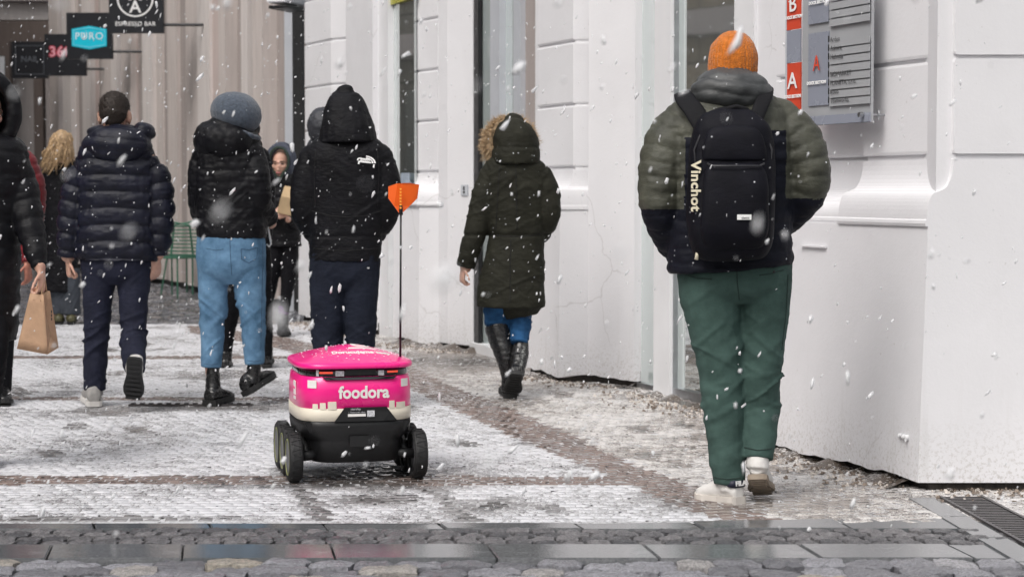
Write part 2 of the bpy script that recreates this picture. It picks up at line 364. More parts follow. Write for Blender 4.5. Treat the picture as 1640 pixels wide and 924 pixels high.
def wet_and_shade(X, Y):  # puddles, wheel tracks and footprints, plus shade painted under the robot
    w_ = np.zeros(len(X))
    for px, py, rx, ry, a in ((785, 808, .10, .14, 1), (600, 800, .12, .1, .9), (575, 772, .42, .16, 1.3), (655, 757, .2, .15, 1), (330, 652, .45, .12, .9), (520, 775, .4, .1, .9),
                              (1200, 800, .35, .2, .5), (1170, 812, .2, .12, .8), (150, 658, .2, .1, .6), (815, 640, .15, .15, .4), (770, 578, .5, .5, 1), (480, 640, .4, .15, .6), (350, 600, .3, .4, .3), (60, 830, .8, .06, .6)):
        c_ = G(px, py); w_ = np.maximum(w_, a * np.exp(-(((X - c_.x) / rx) ** 2 + ((Y - c_.y) / ry) ** 2)))
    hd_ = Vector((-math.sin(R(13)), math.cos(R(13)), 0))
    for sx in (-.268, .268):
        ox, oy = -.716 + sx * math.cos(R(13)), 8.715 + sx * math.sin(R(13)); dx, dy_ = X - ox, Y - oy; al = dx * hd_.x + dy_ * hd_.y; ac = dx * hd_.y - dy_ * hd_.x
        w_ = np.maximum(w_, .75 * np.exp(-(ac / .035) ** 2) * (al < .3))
    fr2 = np.random.default_rng(5)
    for k in range(70):
        fx0, fy0 = fr2.uniform(-3.2, 1.6), fr2.uniform(7.7, 16); an = fr2.normal(.15, .25); dx, dy_ = X - fx0, Y - fy0; al = dx * math.sin(-an) + dy_ * math.cos(an); ac = dx * math.cos(an) + dy_ * math.sin(an)
        w_ = np.maximum(w_, fr2.uniform(.35, .8) * np.exp(-(ac / .055) ** 4 - (al / .14) ** 4))
    w_ = w_ * (1 + .5 * vn(np.stack([X * 9, Y * 9, X * 0], 1), 3))
    return w_
PIT = .064
fx = lambda Y: Y * .262 + .9
# left / middle field
X, Y = grid(-7, 3.5, Y_SLAB1 + .03, Y_FAR + .1, PIT, 0)
keep = (X > -fx(Y)); X, Y = X[keep], Y[keep]
inb = inside(BAND, X, Y)
# right of the band = buff field along the facade
bl = G(1240, 838); bl2 = G(640, 580)
side = (X - bl.x) * (bl2.y - bl.y) - (Y - bl.y) * (bl2.x - bl.x)
right = (side > 0) & ~inb
thin = line_band(X, Y, 763, 778, 1010) | line_band(X, Y, 570, 575, 480) | line_band(X, Y, 636, 641, 560)
def tl(n, a=.03, k_=.45): return rng.normal(0, a * k_, (n, 2))
def hh(n): return rng.normal(.0, .0008, n)
def emit(k, rz, m, name, a=.05):
    n = int(k.sum()); stones(X[k], Y[k], np.full(n, rz) + rng.normal(0, .10, n), rng.uniform(.050, .067, n), rng.uniform(.050, .066, n), hh(n), tl(n, a), name, m, bed, wet_shade=wet_and_shade(X[k], Y[k]))
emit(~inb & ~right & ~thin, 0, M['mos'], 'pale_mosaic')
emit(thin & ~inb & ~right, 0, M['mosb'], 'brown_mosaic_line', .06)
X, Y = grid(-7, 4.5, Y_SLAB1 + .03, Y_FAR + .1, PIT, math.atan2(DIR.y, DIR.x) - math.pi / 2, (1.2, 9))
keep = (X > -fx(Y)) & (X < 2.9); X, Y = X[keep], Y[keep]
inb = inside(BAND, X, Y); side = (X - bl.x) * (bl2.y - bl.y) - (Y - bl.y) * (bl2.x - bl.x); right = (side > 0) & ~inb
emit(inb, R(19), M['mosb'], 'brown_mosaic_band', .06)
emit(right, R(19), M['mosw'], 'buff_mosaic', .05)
# far dark setts
X, Y = grid(-9, 1, Y_FAR + .1, 27, .12, R(8), (-3, 21)); n = len(X)
stones(X, Y, rng.normal(0, .1, n), rng.uniform(.09, .115, n), rng.uniform(.09, .115, n), rng.normal(.0, .005, n), tl(n, .07), 'dark_far_setts', M['mosd'], fg, wet_shade=np.zeros(n))

# gutter: slabs, small setts, slabs
gut = MB().box((0, (Y_SLAB1 + Y_SL0) / 2, -.045), (12, Y_SLAB1 - Y_SL0, .03)).build('gutter', M['road']); tag(gut, kind='structure')
def stone_slab(x0, x1, y0, y1, z=.0, skew=0, y1b=None):
    mb = MB(); y1b = y1 if y1b is None else y1b; gp = .004
    mb.prism([(x0 + gp, y0 + gp), (x1 - gp, y0 + gp), (x1 - gp - skew, y1b - gp), (x0 + gp - skew, y1 - gp)], -.03, z)
    return mb.build('kerb_slab', M['slab'], gut, bevel=.004)
x = -3.1
while x < 3.4:
    l = random.uniform(.42, .62); ex = max(0, (x - .3)) * .09; ex2 = max(0, (x + l - .3)) * .09
    stone_slab(x, x + l, Y_SLAB0, Y_SLAB1 + min(ex, .12), random.uniform(-.003, .003), .03, Y_SLAB1 + min(ex2, .12)); x += l
for xx in (820 + 0,):
    x = -3.05
    while x < 3.4:
        l = random.choice((.46, .52, .43, .55)); stone_slab(x, x + l, Y_SL0, Y_ST0, random.uniform(-.003, .002), .04); x += l
def sett_mesh(sx, sy, h, rnd, seed, dome=.01):
    r = random.Random(seed); n = 6; bm = bmesh.new()
    bmesh.ops.create_grid(bm, x_segments=n, y_segments=n, size=.5)
    for v in bm.verts:
        x, y = v.co.x * 2, v.co.y * 2; d = max(abs(x), abs(y))
        k = 1 - .05 * (abs(x) * abs(y)) ** 3
        nx = x * k + r.uniform(-.06, .06); ny = y * k + r.uniform(-.06, .06)
        z = dome * (1 - .7 * (x * x + y * y) / 2) + r.uniform(-1, 1) * dome * .55
        if d > .99: z -= rnd
        v.co = (nx * sx / 2, ny * sy / 2, z)
    e = [e for e in bm.edges if e.is_boundary]
    ret = bmesh.ops.extrude_edge_only(bm, edges=e)
    for v in [x for x in ret['geom'] if isinstance(x, bmesh.types.BMVert)]: v.co.z = -h; v.co.x *= .96; v.co.y *= .96
    bmesh.ops.recalc_face_normals(bm, faces=bm.faces[:])
    me = bpy.data.meshes.new('sett'); bm.to_mesh(me); bm.free(); return me
small = [sett_mesh(.083, .073, .03, .004, k, .005) for k in range(6)]
for m_ in small: m_.materials.append(M['sett_small'])
rows = 4; dy = (Y_SLAB0 - Y_ST0) / rows
for r_ in range(rows):
    x = -2.75 + random.uniform(0, .05)
    while x < 2.95:
        o = link('small_sett', small[random.randrange(6)], None, gut, (x, Y_ST0 + dy * (r_ + .5) + random.uniform(-.004, .004), random.uniform(-.006, .002)))
        o.rotation_euler = (random.uniform(-.06, .06), random.uniform(-.06, .06), random.uniform(-.06, .06)); o.scale = (random.uniform(.92, 1.05), dy / .08, 1); x += .092
road = MB().add([(-14, -2, -.05), (14, -2, -.05), (14, Y_SL0, -.05), (-14, Y_SL0, -.05)], [(0, 1, 2, 3)]).build('road', M['road']); tag(road, kind='structure')
big = [sett_mesh(.157, .126, .06, .006, 20 + k, .008) for k in range(10)]
for m_ in big: m_.materials.append(M['sett'])
y = Y_SL0 - .065; row = 0
while row < 7:
    x = -2.7 + (row % 2) * .08
    while x < 2.9:
        sc = random.uniform(.8, 1.25); 
        o = link('cobblestone', big[random.randrange(10)], None, road, (x + .0775 * sc, y + random.uniform(-.012, .012), -.008 + random.uniform(-.012, .006)))
        o.rotation_euler = (random.uniform(-.07, .07), random.uniform(-.07, .07), random.uniform(-.14, .14) + (math.pi if random.random() < .5 else 0)); o.scale = (sc, random.uniform(.9, 1.03), 1); x += .158 * sc
    y -= .128; row += 1
X, Y = grid(-3, 3.2, 3.5, y + .03, .14, R(3), (0, 5)); n = len(X)
stones(X, Y, rng.normal(0, .12, n), rng.uniform(.11, .135, n), rng.uniform(.1, .12, n), rng.normal(-.01, .008, n), tl(n, .08), 'cobble_field', M['mosd'], road, wet_shade=np.full(n, .4))

# ================================================================== WHITE BUILDING
bld = empty('white_building', (0, 0, 0)); tag(bld, 'white painted building with grooved piers and glass doors along the right side', 'building')
TOP = 5.6
GR = [1.385 + .405 * k for k in range(0, 11)]
def rag(p0, p1, zf, seed=0, step=.05):
    p0 = Vector(p0); p1 = Vector(p1); n = max(2, int((p1 - p0).length / step)); return [(p0.lerp(p1, i / n), zf(i)) for i in range(n + 1)]
def sweep(poly, prof, name, m, parent, closeback=.25, ragged=0, bevel=0):
    """profile (offset outwards, z) swept over a plan polyline (far end first), closed at the back"""
    pts = []
    for i in range(len(poly) - 1):
        a, b = Vector(poly[i]), Vector(poly[i + 1]); n = max(1, int((b - a).length / .06)) if ragged else 1
        pts += [a.lerp(b, k / n) for k in range(n)]
    pts.append(Vector(poly[-1]))
    rows_ = []; rr = random.Random(len(poly) * 17 + int(ragged * 1000) + int(abs(pts[0].x) * 1000))
    zz = [0.0] * len(pts)
    if ragged:
        z_ = 0
        for i in range(len(pts)): z_ = .75 * z_ + rr.uniform(-1, 1) * ragged * .55; zz[i] = z_
    v = []; np_ = len(prof) + 2
    for i, p in enumerate(pts):
        for k, (o, z) in enumerate(prof):
            q = p + NRM * o; v.append((q.x, q.y, z + (zz[i] if k == 0 else 0)))
        q = p - NRM * closeback; v += [(q.x, q.y, prof[-1][1]), (q.x, q.y, prof[0][1] + zz[i])]
    f = []
    for i in range(len(pts) - 1):
        for k in range(np_): f.append((i * np_ + k, i * np_ + (k + 1) % np_, (i + 1) * np_ + (k + 1) % np_, (i + 1) * np_ + k))
    f += [tuple(range(np_)), tuple(range((len(pts) - 1) * np_, len(pts) * np_))[::-1]]
    mb = MB(); mb.add(v, f); return mb.build(name, m, parent)
def cyma(o0, z0, z1, o1=0.0, n=9):
    """bottom nose at z0 (offset o0), swept up in two curves to z1 (offset o1)"""
    pr = [(o0 - .015, z0 - .012), (o0 + .008, z0 - .012), (o0 + .012, z0), (o0 + .010, z0 + .012)]
    h = z1 - z0
    for k in range(n + 1):                                           # convex bulge
        t = k / n; pr.append((o0 * (.62 + .42 * math.cos(t * math.pi / 2) ** .8), z0 + .018 + h * .40 * math.sin(t * math.pi / 2)))
    zc = z0 + .018 + h * .40; oc = o0 * .62
    pr.append((oc - .008, zc + .004))
    for k in range(n + 1):                                           # concave sweep
        t = k / n; pr.append((o1 + (oc - .012 - o1) * (1 - math.sin(t * math.pi / 2)), zc + .008 + (z1 - .014 - zc - .008) * (1 - math.cos(t * math.pi / 2))))
    return pr
def courses(poly, name='stone_block', depth=.016, gap=.013, z0=0, back=.25):
    for k in range(z0, len(GR) - 1):
        a, b = GR[k] + gap / 2, GR[k + 1] - gap / 2
        sweep(poly, [(-depth, a), (-.004, a + .002), (0, a + .012), (0, b - .012), (-.004, b - .002), (-depth, b)], name, M['white'], bld, back)
    sweep(poly, [(-depth, GR[z0] - .02), (-depth, GR[-1])], 'pier_core', M['white'], bld, back - .01)
def pier(poly, smooth=None, off=.075, plinth_z=1.125):
    up = [Vector(p) - NRM * off for p in poly]
    sweep(poly, [(0, .045), (-.012, plinth_z - .014)], 'plinth', M['white'], bld, .32, ragged=.022)
    sweep([Vector(p) - NRM * .05 for p in poly], [(0, -.01), (-.01, .14)], 'plinth_gap', M['dirt'], bld, .25)
    sweep(up, cyma(off, plinth_z, GR[0]), 'moulding', M['white'], bld, .25)
    courses(up)
def flatwall(a, b, z0, z1, name, m, off=0, thick=.12, parent=None, bevel=0):
    a = Vector(a) + NRM * off; b = Vector(b) + NRM * off; d = -NRM * thick
    mb = MB(); mb.prism([(a.x, a.y), (b.x, b.y), (b.x + d.x, b.y + d.y), (a.x + d.x, a.y + d.y)], z0, z1)
    return mb.build(name, m, parent or bld, bevel=bevel)
# --- near block at the corner
c0 = G(1470, 785); c0.z = 0; YF = c0.y
cu = Vector((c0.x + .135, YF, 0))                 # upper corner
def along(p, t): return Vector(p) + DIR * t
def endblock(prof, t0, t1, name, m, x_right=None, ragged=0, cut=True, dz=None):
    """prof: (x offset from upper corner, z), front face flush with plane Y=YF, swept along DIR"""
    v = []; n = max(1, int((t1 - t0) / .06)) if ragged else 1; rr = random.Random(5); z_ = 0; N = len(prof) + 2
    for i in range(n + 1):
        t = t0 + (t1 - t0) * i / n; z_ = .75 * z_ + rr.uniform(-1, 1) * ragged * .5
        for k, (o, z) in enumerate(prof):
            base = Vector((cu.x + o, YF, 0)) + DIR * t; v.append((base.x, base.y, z + (z_ if k == 0 else 0)))
        base = Vector((cu.x + (x_right if x_right else .5), YF, 0)) + DIR * t
        v += [(base.x, base.y, prof[-1][1]), (base.x, base.y, prof[0][1] + z_)]
    f = []
    for i in range(n):
        for k in range(N): f.append((i * N + k, i * N + (k + 1) % N, (i + 1) * N + (k + 1) % N, (i + 1) * N + k))
    f += [tuple(range(N)), tuple(range(n * N, (n + 1) * N))[::-1]]
    return MB().add(v, f).build(name, m, bld)
T_P = .76; T_END = 1.74
cy = [(-o, z) for o, z in cyma(.105, 1.105, GR[0])]
endblock([(-.135, .03), (-.104, 1.093)], 0, T_END + .14, 'plinth', M['white'], ragged=.016)
endblock([(-.08, -.01), (-.08, .13)], .02, T_END + .14, 'plinth_gap', M['dirt'])
endblock(cy, 0, T_P, 'moulding', M['white'])
for k in range(len(GR) - 1):
    a, b = GR[k] + .008, GR[k + 1] - .008
    endblock([(.018, a), (.003, a + .002), (0, a + .014), (0, b - .014), (.003, b - .002), (.018, b)], 0, T_P, 'stone_block', M['white'])
endblock([(.02, GR[0] - .03), (.02, GR[-1])], .018, T_P - .003, 'pier_core', M['white'])
# recessed length of wall that carries the directory
cyr = [(-o + .05, z) for o, z in cyma(.135, 1.105, GR[0] - .12)]
endblock(cyr, T_P, T_END, 'moulding', M['white'])
for k in range(-1, len(GR) - 1):
    a = (GR[k] + .006) if k >= 0 else GR[0] - .17; b = GR[k + 1] - .006
    endblock([(.068, a), (.053, a + .002), (.05, a + .012), (.05, b - .012), (.053, b - .002), (.068, b)], T_P, T_END, 'stone_block', M['white'])
endblock([(.07, GR[0] - .13), (.07, GR[-1])], T_P, T_END - .003, 'pier_core', M['white'])
lx = Vector((cu.x - .125, YF, 0)) + DIR * .98
MB().box((lx.x + .009, lx.y + .003, .985), (.014, .24, .008), R(19)).build('ledge', M['white'], bld)
# front (camera facing) wall to the right of the corner
def front(x0, x1, z0, z1, name, yoff=0, zr=0):
    mb = MB(); n = max(1, int((x1 - x0) / .07)); rr = random.Random(3); z_ = 0; v = []
    for i in range(n + 1):
        x = x0 + (x1 - x0) * i / n; z_ = .7 * z_ + rr.uniform(-1, 1) * zr
        if i == 0: z_ = 0
        v += [(x, YF + yoff, z0 + z_), (x, YF + yoff, z1), (x, YF + yoff + .3, z1), (x, YF + yoff + .3, z0 + z_)]
    f = []
    for i in range(n):
        for k in range(4): f.append((i * 4 + k, i * 4 + (k + 1) % 4, (i + 1) * 4 + (k + 1) % 4, (i + 1) * 4 + k))
    f += [(0, 1, 2, 3), tuple(range(n * 4, n * 4 + 4))[::-1]]
    mb.add(v, f); return mb.build(name, M['white'], bld)
xr = cu.x + .501
front(xr, 4.6, .03, GR[0] - .008, 'front_wall', 0, .006)
for k in range(len(GR) - 1): front(xr, 4.6, GR[k] + .008, GR[k + 1] - .008, 'stone_block')
mb = MB().box((3.2, YF + .16, 2.8), (2.9, .28, 5.5)); mb.build('pier_core', M['white'], bld)
MB().box(((xr + 4.6) / 2 - .02, YF + .2, .05), (4.6 - xr, .3, .2)).build('plinth_gap', M['dirt'], bld)
# small white pipe stub on the plinth
q = G(1470, 785); ppos = Vector((cu.x - .128, YF, .21)) + DIR * .12
mb = MB(); pc_ = ppos + NRM * .008
for a_, b_, r_ in ((-.034, -.028, .013), (-.030, .026, .0085), (.024, .032, .012), (-.006, .004, .011)): mb.tube([pc_ + DIR * a_, pc_ + DIR * b_], r_, 10)
mb.tube([pc_ - DIR * .026 + NRM * .004, pc_ - DIR * .032 + NRM * .010 - Vector((0, 0, .018))], .005, 8)
mb.build('pipe_stub', M['white_trim'], bld, smooth=True)

# --- glazed doors between the block and the second pier
ga = G(1015, 620); gb = ga - DIR * 3.1
def vstrip(px0, px1, A, B, z0, z1, name, m, off=0, thick=.05, parent=None, bevel=0):
    a = col(px0, Vector(A) + NRM * off, Vector(B) + NRM * off); b = col(px1, Vector(A) + NRM * off, Vector(B) + NRM * off)
    return flatwall(a, b, z0, z1, name, m, 0, thick, parent, bevel)
door = empty('glass_door', ga, parent=bld)
def child_keep(o, p): 
    o.parent = p; o.matrix_parent_inverse = Matrix.Translation(-p.location)
for (x0, x1, m_, off, th, z0, nm) in ((1016, 1022, 'steel', -.03, .05, .0, 'frame'), (1022, 1047, 'glass_pale', -.05, .02, .03, 'pane'), (1047, 1073, 'white_trim', .0, .1, .0, 'post'),
                                      (1073, 1079, 'steel', -.02, .05, .0, 'frame'), (1079, 1096, 'glass_pale', -.05, .02, .02, 'pane'), (1096, 1174, 'glass', -.052, .02, .02, 'pane'), (1174, 1205, 'white_trim', .0, .1, .0, 'post'), (1205, 1290, 'white', -.02, .1, 0, 'post')):
    child_keep(vstrip(x0, x1, ga, gb, z0, TOP, nm, M[m_], off, th), door)
child_keep(vstrip(1079, 1174, ga, gb, .0, .05, 'threshold', M['steel'], -.02, .06), door)
child_keep(vstrip(1022, 1047, ga, gb, .0, .03, 'threshold', M['steel'], -.03, .06), door)
# --- second pier
p2 = [G(838, 599), G(894, 612), G(941, 612)]
pier(p2, off=.10)
sweep([p2[-1], G(1015, 620)], [(0, .04), (-.01, TOP)], 'side_panel', M['white'], bld, .2, ragged=.015)
sweep([p2[-1] - NRM * .04, G(1015, 620) - NRM * .04], [(0, -.01), (0, .1)], 'plinth_gap', M['dirt'], bld, .2)
# --- entrance between second and third pier
p3 = [G(629, 547), G(670, 554), G(703, 555.5)]; p3b = G(717, 558); p3c = G(758, 562)
ea = p3c.copy(); eb = G(850, 588)
ent = empty('entrance_door', ea, parent=bld)
for (x0, x1, m_, off, th, z0, nm) in ((759, 766, 'darkmetal', .0, .03, .0, 'frame'), (766, 785, 'glass_pale', -.04, .02, .04, 'pane'), (785, 800, 'grey_trim', -.0, .08, .0, 'post'), (800, 822, 'glass_pale', -.05, .02, .04, 'pane'),
                                      (822, 833, 'grey_trim', -.02, .06, .0, 'post'), (833, 841, 'black', -.10, .05, .0, 'gap'), (841, 857, 'beige_b', -.06, .05, .0, 'post'), (857, 873, 'white_trim', .0, .06, .0, 'post')):
    child_keep(vstrip(x0, x1, ea, eb, z0, TOP, nm, M[m_], off, th), ent)
child_keep(flatwall(ea, eb, .0, .07, 'step', M['white_trim'], .03, .25), ent)
# --- third pier
pier(p3, off=.165)
flatwall(p3[-1] - NRM * .0, p3b, .04, TOP, 'side_panel', M['white'], 0, .2)
jp = flatwall(p3b, p3c, .04, TOP, 'jamb_panel', M['white'], 0, .2)
sweep([p3[-1] - NRM * .04, p3b - NRM * .04, p3c - NRM * .04], [(0, -.01), (0, .1)], 'plinth_gap', M['dirt'], bld, .15)
# intercom
ic = P(745, 305, col(745, p3b, p3c).y) + NRM * .004; tdir = (p3c - p3b).normalized(); nrmj = Vector((-tdir.y * -1, tdir.x * -1, 0)); nrmj = Vector((tdir.y, -tdir.x, 0))
im = empty('intercom', ic); tag(im, 'small grey square intercom plate on the white wall left of the entrance door', 'intercom')
fm = frame(Vector((0, 0, 0)), tdir, (0, 0, 1))
MB().box((0, 0, 0), (.085, .085, .012), mtx=fm).build('plate', M['grey_trim'], im, bevel=.003)
MB().box((0, .015, .008), (.012, .03, .006), mtx=fm).build('button', M['darkmetal'], im); MB().box((0, -.015, .008), (.02, .012, .006), mtx=fm).build('button', M['darkmetal'], im)
# --- shop window between third and fourth pier
wa = G(598, 537); wb = G(629, 547)
wa2 = wb + (wb - wa).normalized() * -2.2
win = empty('shop_window', wb, parent=bld)
WA, WB = wb + DIR * 2.0, wb + DIR * -.6
WA = WA - NRM * .12; WB = WB - NRM * .12
yel = plain('yellow_film', (.42, .40, .06), .3, var=.15)
for (x0, x1, m_, off, th, z0, nm) in ((596, 601, 'grey_trim', -.0, .05, .0, 'frame'), (601, 606, 'glass_pale', -.03, .02, .04, 'pane'), (606, 622, 'white_trim', .02, .08, .0, 'post'), (622, 625, 'darkmetal', -.0, .05, .0, 'frame'), (625, 637, 'glass_pale', -.03, .02, .04, 'pane'), (637, 664, 'glass', -.031, .02, .04, 'pane')):
    child_keep(vstrip(x0, x1, WA, WB, z0, TOP, nm, M[m_], off, th), win)
for x0, x1 in ((599, 606), (623, 661)):
    a, b = col(x0, WA, WB), col(x1, WA, WB); zb = P(x0, 17 + (0 if x0 < 610 else 3), a.y).z
    child_keep(flatwall(a, b, 2.78, 3.05, 'film_strip', yel, -.005, .012), win)
tx = col(648, WA, WB); text('OTEVRENO', .05, plain('film_white', (.6, .58, .3), .5), bld, frame(Vector((tx.x, tx.y, 2.93)) + NRM * .012, -DIR, (0, 0, 1)), .001, .002)
nt_ = col(650, WA, WB); noti = MB().box((0, 0, 0), (.25, .11, .006), mtx=frame(Vector((nt_.x, nt_.y, P(650, 288, nt_.y).z)) + NRM * .004, -DIR, (0, 0, 1))).build('notice', plain('notice_paper', (.36, .42, .50), .5, var=.3, scale=40), bld)
# --- fourth pier
p4 = [G(478, 513), G(519, 521), G(556, 524)]
pier(p4)
flatwall(p4[-1], G(598, 536), .04, TOP, 'side_panel', M['white'], 0, .2)
sweep([p4[-1] - NRM * .04, G(598, 536) - NRM * .04], [(0, -.01), (0, .1)], 'plinth_gap', M['dirt'], bld, .15)
# body of the building behind everything
mb = MB(); k0 = G(478, 513) - NRM * .7; k1 = Vector((cu.x + 1.1, YF + .35, 0)); kk = ga - NRM * .6
mb.prism([(k0.x, k0.y), (kk.x, kk.y), (k1.x, k1.y), (k1.x + 8, k1.y), (k0.x + 10, k0.y)], 0, 9); mb.build('wall', M['white'], bld)

# ---- directory sign
dirs = empty('directory_sign', Vector((cu.x + .05, YF, 0)) + DIR * .8); tag(dirs, 'grey glass directory board with two red lettered panels on the white wall by the corner', 'sign')
SO = Vector((cu.x + .05, YF, 0)) + NRM * .12; A_, B_ = SO + DIR * -.5, SO + DIR * 3
def atz(px, py, off=0): 
    q = col(px, A_ + NRM * off, B_ + NRM * off); return P(px, py, q.y)
def splate(px0, px1, py0, py1, name, m, off, th=.008, bev=0, par=None):
    """rectangle on the sign plane: width from the sight columns, height from the near edge"""
    a = atz(px0, py1, off); b = atz(px1, py1, off); zt = atz(px1, py0, off).z; zb = b.z
    o = flatwall(a, b, zb, zt, name, m, 0, th, par or dirs, bev)
    o.matrix_parent_inverse = Matrix.Translation(-dirs.location); return o
red = plain('red_enamel', (.66, .075, .035), .35, var=.08, scale=4, bs=.03); greyp = plain('blue_grey_film', (.28, .30, .36), .25, var=.06, scale=3, bs=.02)
sgl = plain('pale_glass_board', (.38, .39, .41), .12, var=.08, scale=3, bs=.02); whitel = plain('white_letter', (.85, .85, .85), .5, var=.02, bs=0); blackl = plain('black_letter', (.02, .02, .02), .5, bs=0)
splate(1257, 1260, -60, 186, 'edge_trim', M['grey_trim'], .0, .02)
splate(1260, 1281, 100, 195, 'red_panel', red, .0)
splate(1260, 1281, 47, 99, 'grey_panel', greyp, .0)
splate(1260, 1281, -60, 46, 'red_panel', red, .0)
splate(1285, 1394, -60, 196, 'board', sgl, .02, .014)
splate(1294, 1326, 50, 168, 'grey_panel', greyp, .026, .005)
splate(1294, 1326, -60, 35, 'grey_panel', greyp, .026, .005)
splate(1286, 1393, 180, 195, 'grey_panel', greyp, .026, .005)
TH = .0
def slet(s, px, py, hpx, m, off, sx=1, bold=.0):
    p = atz(px, py, off); d = (p.y / F); return text(s, hpx * d * 1.35, m, dirs, Matrix.Translation(-dirs.location) @ frame(p + NRM * .002, -DIR, (0, 0, 1)), .0008, bold, sx=sx)
slet('A', 1269.5, 131, 27, whitel, .003, 1.35, .001); slet('B', 1270, 8, 26, whitel, .003, 1.35, .001)
slet('DOCK SECTION', 1270, 155, 5, whitel, .003, 1.15, .001); slet('DOCK SECTION', 1272, 28, 5, whitel, .003, 1.15, .001)
slet('A', 1308, 103, 26, red, .03, 1.0); slet('DOCK SECTION', 1308, 133, 5, whitel, .03, 1.3, .001); slet('DOCK SECTION', 1311, 4, 5, whitel, .03, 1.3, .001)
names = ['Arden', 'Admira', 'Helvetia', '', 'BIOMARKET', 'PLANETA, s.r.o.', 'Kovo', 'Teamworks']
for k in range(8):
    y0 = 57 + k * 13.9
    splate(1328, 1392, y0, y0 + 11.5, 'name_strip', sgl, .030, .004)
    splate(1326, 1327.2, y0 + 1, y0 + 11, 'clip', blackl, .033, .003)
    if names[k]:
        p = atz(1330, y0 + 8 - 0.4, .032); text(names[k], 8.5 * p.y / F * 1.3, plain('faded_letter', (.09, .09, .095), .5, bs=0), dirs, Matrix.Translation(-dirs.location) @ frame(p + NRM * .002, -DIR, (0, 0, 1)), .0004, .0, align='LEFT', sx=1.15)
for k in range(4):
    y0 = -20 + k * 13.9; splate(1328, 1392, y0, y0 + 11.5, 'name_strip', sgl, .030, .004)
pz = atz(1385, 184, .02); mb = MB(); mb.tube([pz + NRM * .03, pz + NRM * .01], .011, 14); mb.tube([pz + NRM * .01, pz - NRM * .16], .006, 10)
mb2 = mb.build('bolt', M['steel'], dirs, smooth=False); mb2.matrix_parent_inverse = Matrix.Translation(-dirs.location)
pz2 = atz(1392, 184, .0); mb = MB(); mb.tube([pz2, pz2 + Vector((.036, 0, 0))], .0045, 10); mb.tube([pz2 + Vector((.036, 0, 0)), pz2 + Vector((.042, 0, 0))], .024, 18)
o = mb.build('standoff', M['steel'], dirs); o.matrix_parent_inverse = Matrix.Translation(-dirs.location)

# ---- drainage grate at the bottom right corner
ga0, ga1, ga2, ga3 = G(1505, 797), G(1572, 791), G(1700, 866), G(1640, 872)
gr = empty('drain_grate', ga0); tag(gr, 'dark iron drain grate set in the paving beside the white corner wall', 'drain')
u = (ga3 - ga0).normalized(); vv = (ga1 - ga0); vv = (vv - u * vv.dot(u)); wid = .17; vv = vv.normalized()
mb = MB()
iron = plain('wet_iron', (.05, .045, .047), .35, .3, var=.3, scale=30)
L_ = 2.3
fr = frame(Vector((0, 0, 0)), u, vv)
sgn = 1 if fr[2][2] > 0 else -1
for sy in (0, wid): MB().box((L_ / 2 , sy, .004 * sgn), (L_, .014, .012), mtx=fr).build('frame', iron, gr)
for k in range(60): MB().box((.02 + k * L_ / 60, wid / 2, .002 * sgn), (.02, wid - .016, .01), mtx=fr).build('bar', iron, gr)
for k in range(5):
    o = MB().prism([(0, 0), (.46, 0), (.46, .11), (0, .11)], -.03, .003).build('edging_slab', M['slab'], gr, bevel=.003)
    o.matrix_local = Matrix.Translation(u * (k * .465) - vv * .13) @ Matrix.Rotation(math.atan2(u.y, u.x), 4, 'Z')
    if (frame(Vector((0, 0, 0)), u, vv)[2][2]) < 0: o.matrix_local = Matrix.Translation(u * (k * .465) - vv * .02) @ Matrix.Rotation(math.atan2(u.y, u.x), 4, 'Z')

# debris and leaves along the foot of the wall
dm = MB(); lm = MB()
def scrap(mb, p, s, h):
    n = random.randint(4, 6); a0 = random.random() * 6
    pts = [(p.x + math.cos(a0 + k * 6.28 / n) * s * random.uniform(.6, 1.2), p.y + math.sin(a0 + k * 6.28 / n) * s * random.uniform(.6, 1.2)) for k in range(n)]
    z = random.uniform(.0, .004); tx_, ty_ = random.uniform(-.3, .3), random.uniform(-.3, .3)
    v = [(q[0], q[1], z) for q in pts] + [(p.x + (q[0] - p.x) * .6, p.y + (q[1] - p.y) * .6, z + h * random.uniform(.6, 1.3)) for q in pts]
    mb.add(v, [tuple(range(n, 2 * n))] + [(i, (i + 1) % n, n + (i + 1) % n, n + i) for i in range(n)])
feet = [(G(1452, 781), G(1235, 722)), (G(1010, 622), G(840, 603)), (G(1175, 668), G(1010, 628)), (G(758, 566), G(630, 550)), (G(598, 540), G(480, 516)), (G(1480, 784), G(1640, 784))]
for a, b in feet:
    n = int((b - a).length * 170)
    for _ in range(n):
        t = random.random(); d = abs(random.gauss(0, .14)) + .01; outv = NRM if abs((b - a).normalized().x) < .9 else Vector((0, -1, 0))
        p = a.lerp(b, t) + outv * d; scrap(dm if random.random() < .6 else lm, p, random.uniform(.004, .014), random.uniform(.003, .012))
d1 = dm.build('grit', plain('grit', (.20, .16, .13), .7, var=.6, scale=60)); tag(d1, 'brown grit and plaster crumbs lying along the foot of the white wall', 'debris', kind='stuff')
d2 = lm.build('plaster_crumbs', plain('pale_crumb', (.55, .50, .46), .7, var=.4, scale=60)); tag(d2, 'pale plaster crumbs lying along the foot of the white wall', 'debris', kind='stuff')

